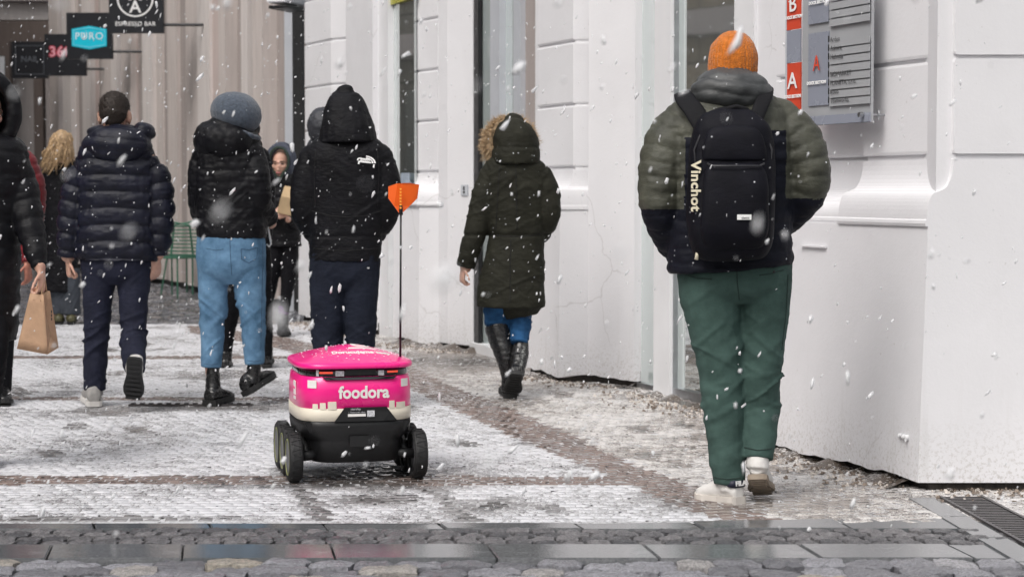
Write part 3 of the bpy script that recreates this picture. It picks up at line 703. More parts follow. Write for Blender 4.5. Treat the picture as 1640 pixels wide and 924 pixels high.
M['heap'] = slushy('dirty_slush', (.10, .08, .065), (.30, .26, .22), .34, (.60, .58, .57))
def heap(a, b, seed, hmax=.05, wd=.10, ov=None):
    a = Vector(a); b = Vector(b); n_ = max(4, int((b - a).length / .025)); ov = ov or NRM; v = []; m_ = 6
    for i in range(n_ + 1):
        p = a.lerp(b, i / n_); q = np.array([[i * .22, seed * 3.1, 0]]); h = hmax * max(.12, .5 + .55 * vn(q, 1)[0] + .3 * vn(q * 3, 2)[0]); w_ = wd * (1 + .5 * vn(q * 1.7, 4)[0])
        for k in range(m_):
            t = k / (m_ - 1); jj = rng.uniform(-.004, .004); o_ = p - ov * .05 + ov * (w_ * t + .05 * t); v.append((o_.x + jj, o_.y + jj, -.006 + h * (1 - t) ** 1.5 + (jj if k < m_ - 1 else 0)))
    f = [(i * m_ + k, i * m_ + k + 1, (i + 1) * m_ + k + 1, (i + 1) * m_ + k) for i in range(n_) for k in range(m_ - 1)]
    return MB().add(v, f)
hp_ = MB()
for k, (a, b) in enumerate(feet):
    h_ = heap(a, b, k, ov=(NRM if k < 5 else Vector((0, -1, 0)))); hp_.add(h_.v, h_.f)
ho = hp_.build('dirty_slush', M['heap'], smooth=True); tag(ho, 'dirty slush and mortar packed against the foot of the white wall', 'slush', kind='stuff')

# ================================================================== FAR BEIGE BUILDING AND STREET END
bb = empty('beige_building', (-3.5, 24, 0)); tag(bb, 'beige building with a tall ribbed front at the end of the pavement behind the walkers', 'building')
BW = G(440, 489); bdir = Vector((-math.sin(R(23)), math.cos(R(23)), 0)); bn = Vector((-bdir.y * 1, bdir.x, 0)); bn = Vector((-math.cos(R(23)), -math.sin(R(23)), 0))
BE = BW + bdir * 30
def bstrip(x0, x1, z0, z1, m, off, name='rib_panel', th=.3):
    a = col(x0, BW + bn * off, BE + bn * off); b = col(x1, BW + bn * off, BE + bn * off); d = -bn * (th + off)
    o = MB().prism([(a.x, a.y), (b.x, b.y), (b.x + d.x, b.y + d.y), (a.x + d.x, a.y + d.y)], z0, z1).build(name, m, bb); o.matrix_parent_inverse = Matrix.Translation(-bb.location)
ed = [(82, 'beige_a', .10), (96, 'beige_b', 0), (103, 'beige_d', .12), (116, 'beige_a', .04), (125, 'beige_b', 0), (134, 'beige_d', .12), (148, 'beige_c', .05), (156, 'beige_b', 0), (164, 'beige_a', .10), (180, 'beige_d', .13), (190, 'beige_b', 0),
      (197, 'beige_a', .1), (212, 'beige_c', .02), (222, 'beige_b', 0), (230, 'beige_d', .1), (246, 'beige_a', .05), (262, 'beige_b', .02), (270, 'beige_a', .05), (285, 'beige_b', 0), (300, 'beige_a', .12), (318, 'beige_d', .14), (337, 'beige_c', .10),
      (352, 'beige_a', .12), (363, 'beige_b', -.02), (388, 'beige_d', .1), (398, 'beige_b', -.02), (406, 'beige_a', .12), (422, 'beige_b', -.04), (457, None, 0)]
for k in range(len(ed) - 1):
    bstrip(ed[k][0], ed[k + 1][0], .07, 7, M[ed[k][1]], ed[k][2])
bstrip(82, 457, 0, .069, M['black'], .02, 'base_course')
a = G(456, 493)
for q0, q1, m__, nm in ((457, 470, M['grey_trim'], 'corner_post'), (470, 486, M['black'], 'dark_gap')):
    x0 = col(q0, (-4, 20.3), (0, 20.3)); x1 = col(q1, (-4, 20.3), (0, 20.3))
    o = MB().box(((x0.x + x1.x) / 2, 20.4, 3.5), (x1.x - x0.x - .002, .2, 7)).build(nm, m__, bb); o.matrix_parent_inverse = Matrix.Translation(-bb.location)
# pale lamp box above the gap
cz = P(460, 8, 19.2); o = MB().box((cz.x, 19.2, cz.z + .12), (.20, .5, .24), R(-19)).build('canopy_box', M['white_trim'], bb, bevel=.01); o.matrix_parent_inverse = Matrix.Translation(-bb.location)
o = MB().box((P(462, 8, 19.2).x, 19.2, cz.z - .04), (.2, .45, .03), R(-19)).build('canopy_lamp', M['darkmetal'], bb); o.matrix_parent_inverse = Matrix.Translation(-bb.location)
# building closing the street on the left
eb_ = empty('street_end_building', (-8.5, 35, 0)); tag(eb_, 'brown and pale stone shopfront closing the street at the far left', 'building')
def ebox(px0, px1, py0, py1, Yd, th, m, name):
    a = P(px0, py1, Yd); b = P(px1, py0, Yd); o = MB().box(((a.x + b.x) / 2, Yd + th / 2, (a.z + b.z) / 2), (b.x - a.x, th, b.z - a.z)).build(name, M[m], eb_, bevel=.01); o.matrix_parent_inverse = Matrix.Translation(-eb_.location)
ebox(-400, 120, 3, 440, 36, .3, 'beige_a', 'wall')
ebox(-400, 118, -60, 2, 35.4, .8, 'pale_band', 'cornice'); ebox(-400, 116, 4, 33, 35.6, .6, 'beige_d', 'frieze'); ebox(-400, 112, 34, 68, 35.5, .5, 'brown_stone', 'beam')
ebox(57, 68, 66, 440, 35.2, .3, 'brown_stone', 'column'); ebox(76, 84, 66, 440, 35.1, .3, 'beige_b', 'column'); ebox(-12, 15, 66, 440, 35.3, .3, 'brown_stone', 'column')
ebox(-2, 8, 90, 121, 35.29, .02, 'white_trim', 'light_panel'); ebox(-200, -30, 66, 440, 35.4, .3, 'beige_b', 'column')
ebox(-400, 110, 430, 446, 35.0, .4, 'brown_stone', 'base_course')

# building across the street (seen in the glass)
ob = empty('stone_building', (-9.6, 14, 0)); tag(ob, 'ochre stone building across the street seen only as a reflection in the glass doors', 'building')
for k in range(9):
    yb = -2 + k * 4.0
    MB().box((-1.2, yb - 14 + 2, 5), (.6, 1.6, 10)).build('pier', M['stone_wall'], ob)
    MB().box((-1.45, yb - 14 + 4, 5), (.3, 2.6, 10)).build('wall', M['stone_wall2'], ob)
    MB().box((-1.28, yb - 14 + 4, 1.7), (.06, 1.7, 2.4)).build('window', M['glass_dark'], ob)
    MB().box((-1.28, yb - 14 + 4, 5.6), (.06, 1.3, 2.2)).build('window', M['glass_dark'], ob)
for z in (3.6, 7.6): MB().box((-1.05, 4, z), (.7, 37, .35)).build('cornice', M['pale_band'], ob)

# ---- hanging signs
signblk = plain('sign_black', (.012, .013, .018), .35, var=.2, bs=.03); teal = plain('teal_neon', (.0, .38, .50), .4, var=.05, bs=0)
tb = teal.node_tree.nodes['Principled BSDF']; tb.inputs['Emission Color'].default_value = (0, .42, .55, 1); tb.inputs['Emission Strength'].default_value = .35
tl2 = plain('teal_light', (.25, .75, .85), .4, bs=0); pinkl = plain('pink_letter', (.80, .35, .42), .4, bs=0); redl = plain('red_letter', (.45, .03, .06), .4, bs=0); dimg = plain('dim_outline', (.10, .11, .13), .5, bs=0)
def hang(px0, px1, py1, Yd, sz, label):
    c_ = P((px0 + px1) / 2, py1, Yd); wd = (px1 - px0) / F * Yd
    r_ = empty('hanging_sign', (c_.x, Yd, c_.z)); tag(r_, label, 'sign', 'projecting shop signs on the beige building')
    MB().box((0, 0, sz / 2), (wd, .09, sz)).build('board', signblk, r_, bevel=.006)
    wx = col(820, BW, BE); 
    t = (Yd - BW.y) / bdir.y; wallx = BW.x + bdir.x * t - c_.x
    mb = MB(); mb.tube([(wd / 2 - .02, 0, .10), (max(wallx, wd / 2 + .08), 0, .10)], .018, 8); mb.tube([(wd / 2 - .02, 0, sz - .1), (max(wallx, wd / 2 + .05), 0, sz - .1)], .018, 8); mb.build('bracket', M['darkmetal'], r_)
    return r_, wd
FX = lambda x, z, y=-.048: frame(Vector((x, y, z)), (1, 0, 0), (0, 0, 1))
def ring(r0, r1, n, cx, cz, y, th=.004, sq=None):
    mb = MB(); v = []; 
    for k in range(n):
        a = 2 * math.pi * k / n + (math.pi / 4 if n == 4 else 0)
        for r_ in (r0, r1): v += [(cx + math.cos(a) * r_, y, cz + math.sin(a) * r_), (cx + math.cos(a) * r_, y - th, cz + math.sin(a) * r_)]
    f = []
    for k in range(n):
        i = k * 4; j = ((k + 1) % n) * 4; f += [(i + 1, i + 3, j + 3, j + 1), (i, i + 1, j + 1, j), (i + 2, j + 2, j + 3, i + 3)]
    mb.add(v, f); return mb
s1, wd = hang(176, 263, 54, 23.5, .70, 'largest black hanging sign with a white ring monogram and ESPRESSO BAR')
ring(.195, .215, 40, -.01, .40, -.048).build('ring', whitel, s1); text('M', .235, whitel, s1, FX(-.01, .455), .002, .003); text('A', .20, whitel, s1, FX(-.01, .30), .002, .003); text('M', .001, whitel, s1, FX(0, .55))
text('ESPRESSO BAR', .068, whitel, s1, FX(-.01, .105), .002, .001, spacing=1.1)
s2, wd = hang(108, 181, 95, 27.1, .62, 'black hanging sign with the glowing teal PURO badge')
hexp = [(-.235, .40), (0, .44), (.235, .40), (.235, .17), (0, .125), (-.235, .17)]
def plate_xz(pts, y, th, name, m, par):
    n = len(pts); v = [(p[0], y, p[1]) for p in pts] + [(p[0], y - th, p[1]) for p in pts]
    return MB().add(v, [tuple(range(n)), tuple(range(n, 2 * n))[::-1]] + [(i, (i + 1) % n, n + (i + 1) % n, n + i) for i in range(n)]).build(name, m, par)
plate_xz(hexp, -.046, .01, 'badge', teal, s2)
mb = MB(); hp = [(x * .9, -.058, .283 + (z - .283) * .84) for x, z in hexp]; mb.tube(hp + [hp[0]], .005, 6); mb.build('badge_line', tl2, s2)
text('PURO', .135, plain('puro_white', (.75, .85, .88), .5, bs=0), s2, FX(-.0, .30, -.058), .003, .001, spacing=1.15)
s3, wd = hang(73, 139, 122, 29.0, .60, 'black hanging sign with pink 360 lettering half hidden behind its neighbour')
text('3', .2, redl, s3, FX(-.18, .34), .002, .016); text('3', .2, pinkl, s3, FX(-.18, .34, -.053), .002, .004); text('6', .2, redl, s3, FX(-.07, .34), .002, .016); text('6', .2, pinkl, s3, FX(-.07, .34, -.053), .002, .004); text('0', .2, redl, s3, FX(.04, .34), .002, .016); text('0', .2, pinkl, s3, FX(.04, .34, -.053), .002, .004)
text('L', .1, pinkl, s3, FX(.12, .30, -.05), .002, .001)
s4, wd = hang(20, 78, 126, 31.9, .58, 'farthest hanging sign at the left with a faint square outline')
ring(.31, .325, 4, .0, .29, -.048).build('outline', dimg, s4); text('NAIL', .13, dimg, s4, FX(0, .3), .002, .002)

# ---- green wire chairs
wireg = plain('green_wire', (.05, .17, .11), .45, .3, var=.2)
def wire_chair(loc, rz, label):
    r_ = empty('wire_chair', loc, rz); tag(r_, label, 'chair', 'green wire cafe chairs by the beige wall')
    mb = MB()
    for k in range(9):
        z = .47 + k * .042; w_ = .20 - .012 * k * .3; y = .20 + .012 * k; mb.tube([(-w_, y, z), (0, y + .05, z), (w_, y, z)], .009, 6)
    mb.tube([(-.21, .19, .45), (-.2, .24, .82), (0, .36, .86), (.2, .24, .82), (.21, .19, .45)], .013, 6); mb.build('backrest', wireg, r_)
    mb = MB()
    for k in range(9): x_ = -.19 + k * .0475; mb.tube([(x_, -.2, .45), (x_, .2, .445)], .008, 6)
    mb.tube([(-.21, -.21, .45), (.21, -.21, .45), (.21, .2, .445), (-.21, .2, .445), (-.21, -.21, .45)], .009, 6); mb.build('seat', wireg, r_)
    for sx in (-1, 1):
        for sy in (-1, 1): MB().tube([(sx * .19, sy * .18, .445), (sx * .24, sy * .24, 0)], .01, 6).build('leg', wireg, r_)
    return r_
g1 = G(280, 474); wire_chair(g1, R(-30), 'green wire chair nearer to the man in the quilted jacket'); g2 = G(304, 470); wire_chair(g2, R(150), 'green wire chair tucked in beside the jeans of the woman with the grey beanie')

# ---- linear slot drain under the walkers
sd_ = G(205, 652); se_ = G(405, 647)
sdr = empty('slot_drain', sd_.lerp(se_, .5)); tag(sdr, 'narrow dark slot drain in the paving under the walking man and woman', 'drain')
ln = (se_ - sd_).length; MB().box((0, 0, .004), (ln, .05, .012), 0).build('cover', iron, sdr)
for k in range(14): MB().box((-ln / 2 + ln * (k + .5) / 14, 0, .013), (ln / 14 * .5, .03, .006)).build('bar', M['black'], sdr)

# ================================================================== PEOPLE
def crom(P_, n):
    P_ = np.asarray(P_, float); out = []
    for i in range(len(P_) - 1):
        p0 = P_[max(i - 1, 0)]; p1 = P_[i]; p2 = P_[i + 1]; p3 = P_[min(i + 2, len(P_) - 1)]
        for k in range(n):
            t = k / n; out.append(.5 * ((2 * p1) + (-p0 + p2) * t + (2 * p0 - 5 * p1 + 4 * p2 - p3) * t * t + (-p0 + 3 * p1 - 3 * p2 + p3) * t ** 3))
    out.append(P_[-1]); return np.array(out)
def loft(st, ax=(1, 0, 0), n=20, sub=5, pw=2.0, round0=False, round1=False):
    """st rows: x y z ra rb ; closed tube with elliptic sections"""
    A = crom(st, sub); p = A[:, :3]; r = np.maximum(A[:, 3:5], .002); ax = np.array(ax, float)
    T = np.gradient(p, axis=0); T /= np.linalg.norm(T, axis=1)[:, None] + 1e-9
    V = []
    rows_ = []
    def addring(c, t, ra, rb):
        a = ax - t * ax.dot(t)
        if np.linalg.norm(a) < .25: a = np.array((0, 1., 0)) - t * t[1]
        a /= np.linalg.norm(a); b = np.cross(t, a); th = np.arange(n) * 2 * math.pi / n
        cs, sn = np.cos(th), np.sin(th); e = 2 / pw
        x = np.sign(cs) * abs(cs) ** e * ra; y = np.sign(sn) * abs(sn) ** e * rb
        V.append(c + x[:, None] * a + y[:, None] * b)
    if round0:
        for k in (.0, .35, .65, .88):
            q = math.sqrt(1 - (1 - k) ** 2) + .02; addring(p[0] - T[0] * (1 - k) * min(r[0]), T[0], r[0][0] * q, r[0][1] * q)
    for i in range(len(p)): addring(p[i], T[i], r[i][0], r[i][1])
    if round1:
        for k in (.88, .65, .35, .0):
            q = math.sqrt(1 - (1 - k) ** 2) + .02; addring(p[-1] + T[-1] * (1 - k) * min(r[-1]), T[-1], r[-1][0] * q, r[-1][1] * q)
    m = len(V); V = np.concatenate(V); F_ = []
    for i in range(m - 1):
        for k in range(n): F_.append((i * n + k, i * n + (k + 1) % n, (i + 1) * n + (k + 1) % n, (i + 1) * n + k))
    F_ += [tuple(range(n))[::-1], tuple(range((m - 1) * n, m * n))]
    return V, F_, (p, r, T)
def ellip(c, rad, rot=None, n=14):
    V = []; F_ = []
    for i in range(n + 1):
        ph = math.pi * i / n
        for k in range(2 * n):
            th = math.pi * k / n; V.append((math.sin(ph) * math.cos(th) * rad[0], math.sin(ph) * math.sin(th) * rad[1], math.cos(ph) * rad[2]))
    V = np.array(V)
    if rot is not None: V = V @ np.array(rot).T
    V = V + np.array(c)
    for i in range(n):
        for k in range(2 * n): F_.append((i * 2 * n + k, (i + 1) * 2 * n + k, (i + 1) * 2 * n + (k + 1) % (2 * n), i * 2 * n + (k + 1) % (2 * n)))
    return V, F_, None
def rotm(rx=0, ry=0, rz=0):
    return np.array((Matrix.Rotation(R(rz), 3, 'Z') @ Matrix.Rotation(R(ry), 3, 'Y') @ Matrix.Rotation(R(rx), 3, 'X')))
def solid(name, shapes, vox, m, parent, smooth=4, disp=None, matf=None, cut=None):
    vs = []; fs = []; k = 0
    for V, F_, _ in shapes:
        vs.append(V); fs += [tuple(i + k for i in f) for f in F_]; k += len(V)
    me = bpy.data.meshes.new(name); me.from_pydata(np.concatenate(vs).tolist(), [], fs)
    o = bpy.data.objects.new('tmp', me); C.objects.link(o)
    md = o.modifiers.new('r', 'REMESH'); md.mode = 'VOXEL'; md.voxel_size = vox
    if smooth: ms = o.modifiers.new('s', 'SMOOTH'); ms.iterations = smooth; ms.factor = .5
    dg = bpy.context.evaluated_depsgraph_get(); m2 = bpy.data.meshes.new_from_object(o.evaluated_get(dg))
    bpy.data.objects.remove(o); bpy.data.meshes.remove(me)
    N = len(m2.vertices); co = np.empty(N * 3); m2.vertices.foreach_get('co', co); co = co.reshape(-1, 3)
    if disp is not None:
        no = np.empty(N * 3); m2.vertices.foreach_get('normal', no); no = no.reshape(-1, 3)
        d = disp(co, no); co = co + (no * d[:, None] if d.ndim == 1 else d); m2.vertices.foreach_set('co', co.reshape(-1))
    m2.name = name; m2.materials.clear()
    for x in (m if isinstance(m, (list, tuple)) else [m]): m2.materials.append(x)
    if matf is not None:
        NP = len(m2.polygons); c = np.empty(NP * 3); m2.polygons.foreach_get('center', c); m2.polygons.foreach_set('material_index', matf(c.reshape(-1, 3)).astype(np.int32))
    m2.polygons.foreach_set('use_smooth', [True] * len(m2.polygons)); m2.update()
    return link(name, m2, None, parent)
def param(shapes, co):
    """arc length along the nearest limb, for quilting and folds"""
    S_ = []; 
    for li, (V, F_, inf) in enumerate(shapes):
        if inf is None: continue
        p, r, T = inf; s = np.concatenate([[0], np.cumsum(np.linalg.norm(np.diff(p, axis=0), axis=1))])
        for i in range(0, len(p), 1): S_.append((*p[i], r[i].mean(), s[i], *T[i], li))
    S_ = np.array(S_); out = np.empty(len(co)); lid = np.empty(len(co))
    for a in range(0, len(co), 8000):
        c = co[a:a + 8000]; d = ((c[:, None] - S_[None, :, :3]) ** 2).sum(2) / S_[None, :, 3] ** 2
        k = d.argmin(1); q = S_[k]; out[a:a + 8000] = q[:, 4] + ((c - q[:, :3]) * q[:, 5:8]).sum(1); lid[a:a + 8000] = q[:, 8]
    return out, lid
def quilt(shapes, pitch=.06, amp=.011, wr=.004, seed=0, zfor0=True, ex=.38):
    def f(co, no):
        s, l = param(shapes, co)
        t = np.where(l == 0, co[:, 2] * 1.0, s) if zfor0 else s
        ph = t / pitch + vn(co * 3, seed) * .22
        v = abs(np.sin(math.pi * ph)) ** ex
        w1 = vn(co * np.array((22, 22, 60)), seed + 1); w2 = vn(co * np.array((55, 55, 30)), seed + 2)
        return amp * (v - .7) + wr * w1 * (.4 + v * .6) + wr * .5 * w2
    return f
def folds(shapes, amp=.008, fx_=9, fz=26, seed=0, fine=.003, power=1.5, knee=None):
    """creases that run slanting across the limb, gathered where it bends"""
    def f(co, no):
        s, l = param(shapes, co); tot = 0
        for k, (sc, a, sl) in enumerate(((1.0, 1.0, 6), (1.55, .6, -10), (2.3, .22, 8))):
            q = np.stack([co[:, 0] * fx_ * sc * .8 + l * 7, co[:, 1] * fx_ * sc, s * fz * sc * 1.15 + co[:, 0] * fx_ * sl * .35], 1)
            q = q + .7 * np.stack([vn(q * .55, seed + 5 + k), vn(q * .55, seed + 6 + k), vn(q * .55, seed + 7 + k)], 1)
            rd = np.exp(-(vn(q, seed + k) / .20) ** 2) - .33
            tot = tot + a * rd * (.35 + .9 * np.clip(vn(co * 6 + k, seed + 9) + .4, 0, 1))
        k = np.ones(len(co))
        if knee is not None: k = .4 + .9 * np.exp(-((co[:, 2] - knee[0]) / knee[1]) ** 2) + .8 * np.exp(-((co[:, 2] - knee[2]) / knee[3]) ** 2)
        return amp * tot * k * .85 + fine * .5 * vn(co * 45, seed + 3)
    return f
def knitd(amp=.004, seed=0):
    return lambda co, no: amp * vn(co * 45, seed) + amp * .6 * vn(co * 110, seed + 1)

SKIN = plain('skin', (.56, .33, .25), .5, var=.12, scale=30, bs=.1); SKINR = plain('cold_red_skin', (.42, .17, .12), .5, var=.2, scale=40, bs=.1)
for s_ in (SKIN, SKINR): s_.node_tree.nodes['Principled BSDF'].inputs['Subsurface Weight'].default_value = .08; s_.node_tree.nodes['Principled BSDF'].inputs['Subsurface Scale'].default_value = .01
class Fig:
    def __init__(s, px, py, label):
        s.L = G(px, py); s.s = F / s.L.y; s.o = empty('person', s.L); tag(s.o, label, 'person')
    def j(s, px, py, dy=0): return P(px, py, s.L.y + dy) - s.L
    def st(s, pts, ratio=.7):
        out = []
        for q in pts:
            px, py, r_ = q[:3]; dy = q[3] if len(q) > 3 else 0; rt = q[4] if len(q) > 4 else ratio
            p = s.j(px, py, dy); k = r_ / s.s * (1 + dy / s.L.y); out.append((p.x, p.y, p.z, k, k * rt))
        return out
    def limb(s, pts, ratio=.9, **k): return loft(s.st(pts, ratio), **k)
    def arm(s, pts, cx, **k):
        q = list(pts[0]); q2 = list(pts[1]); dy = q[3] if len(q) > 3 else 0
        pre = [(q[0] + (cx - q[0]) * .62, q[1] - q[2] * .42, q[2] * .42, dy), (q[0] + (cx - q[0]) * .30, q[1] - q[2] * .30, q[2] * .66, dy), (q[0] + (cx - q[0]) * .06, q[1] - q[2] * .0, q[2] * .9, dy)]
        return loft(s.st(pre + [tuple(pts[0][:1]) + (pts[0][1] + (pts[1][1] - pts[0][1]) * .3,) + tuple(pts[0][2:])] + list(pts[1:]), .95), **k)
    def ball(s, px, py, rx, ry, rz, dy=0, rot=None):
        p = s.j(px, py, dy); return ellip(p, (rx / s.s, ry / s.s, rz / s.s), rot)
def vec(a): return np.array(a, float)
def unit(a): a = vec(a); return a / np.linalg.norm(a)
def hand(w, d, n, side=1, curl=.35, L_=1.0, thumb=.5):
    """palm, four fingers of unequal length with two bends each, thumb from the side of the palm"""
    w = vec(w); d = unit(d); n = vec(n); n = unit(n - d * n.dot(d)); l = np.cross(d, n) * side; k = L_
    out = [loft([(*(w - d * .045 * k), .026 * k, .021 * k), (*w, .027 * k, .019 * k), (*(w + d * .035 * k), .038 * k, .017 * k), (*(w + d * .075 * k), .041 * k, .015 * k), (*(w + d * .092 * k), .036 * k, .011 * k)], ax=l, n=14, sub=3, round1=True)]
    for off, ln, rr, cc in ((.029, .070, .0088, .9), (.010, .079, .0092, 1.0), (-.010, .073, .0088, 1.12), (-.028, .058, .0078, 1.28)):
        p = w + d * .080 * k + l * off * k; a = curl * cc * .6; pts = [(*(p - d * .012 * k), rr * k * 1.1, rr * k * 1.1)]; dd = d + l * off * 3.0; dd = unit(dd)
        for seg, fr_ in ((0, .45), (1, .32), (2, .25)):
            ang = curl * cc * (seg + .6) * 1.15; v = unit(dd * math.cos(ang) - n * math.sin(ang)); p = p + v * ln * fr_ * k; pts.append((*p, rr * (1 - .09 * (seg + 1)) * k, rr * (1 - .09 * (seg + 1)) * k))
        out.append(loft(pts, ax=l, n=10, sub=3, round1=True))
    p = w + d * .012 * k + l * .024 * k; pts = [(*p, .013 * k, .012 * k)]
    for ln, mx in ((.034, .8), (.032, 1.5), (.026, 2.2)):
        v = unit(l * (.9 - .3 * mx * .6) + d * .75 * mx * .7 - n * thumb * .35 * mx); p = p + v * ln * k; pts.append((*p, (.0115 - .0012 * mx) * k, (.0105 - .001 * mx) * k))
    out.append(loft(pts, ax=l, n=10, sub=3, round1=True)); return out
def headshapes(c, f=(0, 1, 0), k=1.0, ears=True, up=(0, 0, 1)):
    """skull, jaw, nose, brow, lips and ears; c = centre of the head, f = facing"""
    f = unit(f); up = unit(vec(up) - f * vec(up).dot(f)); r_ = np.cross(f, up); Mx = np.stack([r_, f, up], 1); c = vec(c)
    def e(x, y, z, a, b, d_, rot=None): 
        Rm = Mx if rot is None else Mx @ rot
        return ellip(c + Mx @ vec((x, y, z)) * k, (a * k, b * k, d_ * k), Rm, 12)
    sh = [e(0, -.012, .030, .074, .094, .086), e(0, .028, -.030, .060, .066, .078), e(0, .038, -.082, .036, .040, .030), e(0, -.02, -.03, .062, .070, .07),
          e(0, .078, .020, .046, .020, .012), e(0, .098, -.028, .012, .014, .030, rotm(-18)), e(0, .104, -.042, .017, .014, .011), e(0, .088, -.068, .024, .012, .008), e(.042, .062, -.018, .024, .022, .022), e(-.042, .062, -.018, .024, .022, .022)]
    if ears:
        for sx in (-1, 1): sh.append(e(sx * .079, -.012, -.01, .010, .020, .034, rotm(0, 0, sx * -22))); sh.append(e(sx * .076, -.004, -.035, .008, .010, .014))
    sh.append(loft([(*(c + Mx @ vec((0, -.022, -.05)) * k), .056 * k, .056 * k), (*(c + Mx @ vec((0, -.030, -.12)) * k), .055 * k, .057 * k), (*(c + Mx @ vec((0, -.040, -.19)) * k), .075 * k, .066 * k)], ax=r_, n=16, sub=3))
    return sh, Mx
def face_parts(fig, c, f, k, lips=(.40, .13, .12), eye=(.03, .02, .015)):
    f = unit(f); up = np.array((0, 0, 1.)); r_ = np.cross(f, up); c = vec(c)
    for sx in (-1, 1):
        V, F_, _ = ellip(c + (r_ * sx * .031 + f * .079 + up * .004) * k, (.013 * k, .008 * k, .006 * k), np.stack([r_, f, up], 1), 6); MB().add(V, F_).build('eye', plain('eye_dark', eye, .2, bs=0), fig.o, True)
        V, F_, _ = ellip(c + (r_ * sx * .032 + f * .094 + up * .026) * k, (.022 * k, .006 * k, .005 * k), np.stack([r_, f, up], 1), 6); MB().add(V, F_).build('eyebrow', plain('brow', (.05, .03, .02), .8, bs=0), fig.o, True)
    V, F_, _ = ellip(c + (f * .097 - up * .068) * k, (.024 * k, .008 * k, .008 * k), np.stack([r_, f, up], 1), 8); MB().add(V, F_).build('lips', plain('lip', lips, .4, bs=0), fig.o, True)
def shoe(fig, heel, toe, up, w_, upper_m, sole_m, boot=0.0, shaft=None, sole_t=.022, name='shoe', vox=.006, hgt=1.0, collar=None, chunky=0):
    """shoe lying from heel to toe (points on the bottom of the sole, local), up = direction away from the ground"""
    heel = vec(heel); toe = vec(toe); y = toe - heel; Ln = np.linalg.norm(y); y /= Ln; z = vec(up); z = unit(z - y * z.dot(y)); x = np.cross(y, z)
    T_ = lambda a, b, c_: heel + x * a + y * b * Ln + z * c_
    prof = [(-.02, .022, .02, .045), (.02, .031, .02, .06), (.12, .034, .02, .072), (.25, .034, .018, .078), (.40, .034, .016, .07), (.55, .040, .015, .056), (.70, .046, .014, .045), (.84, .043, .013, .038), (.94, .034, .013, .031), (1.0, .02, .014, .024)]
    sh = []; V = []; n = 18
    for (b, hw, z0, z1) in prof:
        hw = hw * w_; z1 = z0 + (z1 - z0 + .006) * hgt + .012
        for k in range(n):
            th = 2 * math.pi * k / n; cx_, sz = math.cos(th), math.sin(th)
            zz = (z0 + z1) / 2 + sz * (z1 - z0) / 2; sq = abs(cx_) ** (.7 if sz < 0 else .95); V.append(T_(math.copysign(sq, cx_) * hw, b, max(zz, .010)))
    m = len(prof); F_ = [(i * n + k, i * n + (k + 1) % n, (i + 1) * n + (k + 1) % n, (i + 1) * n + k) for i in range(m - 1) for k in range(n)] + [tuple(range(n))[::-1], tuple(range((m - 1) * n, m * n))]
    sh.append((np.array(V), F_, None))
    if shaft is not None: sh.append(loft(shaft, n=16, sub=3))
    o = solid(name, sh, vox, upper_m, fig.o, smooth=2, disp=lambda co, no: .0015 * vn(co * 70, 3) + (.003 * vn(co * np.array((12, 12, 60)), 4) if boot else 0))
    # sole
    out = []; hw = [(-.035, .0), (-.03, .022), (.0, .034), (.1, .038), (.25, .037), (.40, .036), (.55, .043), (.70, .050), (.84, .048), (.93, .039), (.99, .024), (1.025, .0)]
    ring_ = [(a, b) for b, a in hw] + [(-a, b) for b, a in hw[::-1][1:-1]]
    mb = MB(); n = len(ring_); vv_ = []
    for lv, sc in ((0, .97), (sole_t * .3, 1.03), (sole_t, 1.0)):
        for a, b in ring_:
            spring = .012 * max(0, (b - .72) / .3) ** 2
            vv_.append(T_(a * w_ * sc * (1 + chunky * .08), b, lv + spring))
    F2 = [tuple(range(n))[::-1], tuple(range(2 * n, 3 * n))] + [(l_ * n + i, l_ * n + (i + 1) % n, (l_ + 1) * n + (i + 1) % n, (l_ + 1) * n + i) for l_ in (0, 1) for i in range(n)]
    mb.add(vv_, F2); so_ = mb.build('sole', sole_m, o); 
    if chunky or True:
        mb = MB()
        for k in range(9):
            b = .03 + k * .112; hwk = (.026 if b < .5 else .036) * w_; 
            q = [T_(-hwk, b, -.0005), T_(hwk, b, -.0005), T_(hwk, b + .055, -.0005), T_(-hwk, b + .055, -.0005)]
            q2 = [p - z * .004 for p in q]; mb.add(q + q2, [(0, 1, 2, 3), (7, 6, 5, 4), (0, 4, 5, 1), (1, 5, 6, 2), (2, 6, 7, 3), (3, 7, 4, 0)])
        t_ = mb.build('tread', sole_m, o)
    return o, T_
def snowmelt(o): pass

from mathutils.bvhtree import BVHTree
def stitch(fig, o, pts, m, r_=.0016, name='seam', lift=.0008):
    me = o.data; bv = BVHTree.FromPolygons([v.co for v in me.vertices], [p_.vertices[:] for p_ in me.polygons]); out = []
    dense = []
    for i in range(len(pts) - 1):
        n_ = max(2, int(math.hypot(pts[i + 1][0] - pts[i][0], pts[i + 1][1] - pts[i][1]) / 3))
        for k in range(n_): dense.append((pts[i][0] + (pts[i + 1][0] - pts[i][0]) * k / n_, pts[i][1] + (pts[i + 1][1] - pts[i][1]) * k / n_))
    dense.append(pts[-1])
    for px, py in dense:
        a = fig.j(px, py, -1.0); b = fig.j(px, py, 1.0); hit = bv.ray_cast(a, (b - a).normalized())
        if hit[0] is not None: out.append(hit[0] + hit[1] * lift)
    if len(out) > 2: MB().tube(out, r_, 5).build(name, m, fig.o, True)
black_shell = cloth('black_shell', (.0042, .0042, .0062), .55, var=.3, snow=.3, bs=.5, creases=.8)
black_puff = cloth('black_puffer', (.0042, .0042, .0062), .45, var=.3, snow=.3, bs=.4, spec=.22)
navy_puff = cloth('navy_puffer', (.007, .008, .018), .38, var=.3, snow=.3, bs=.4, spec=.28)
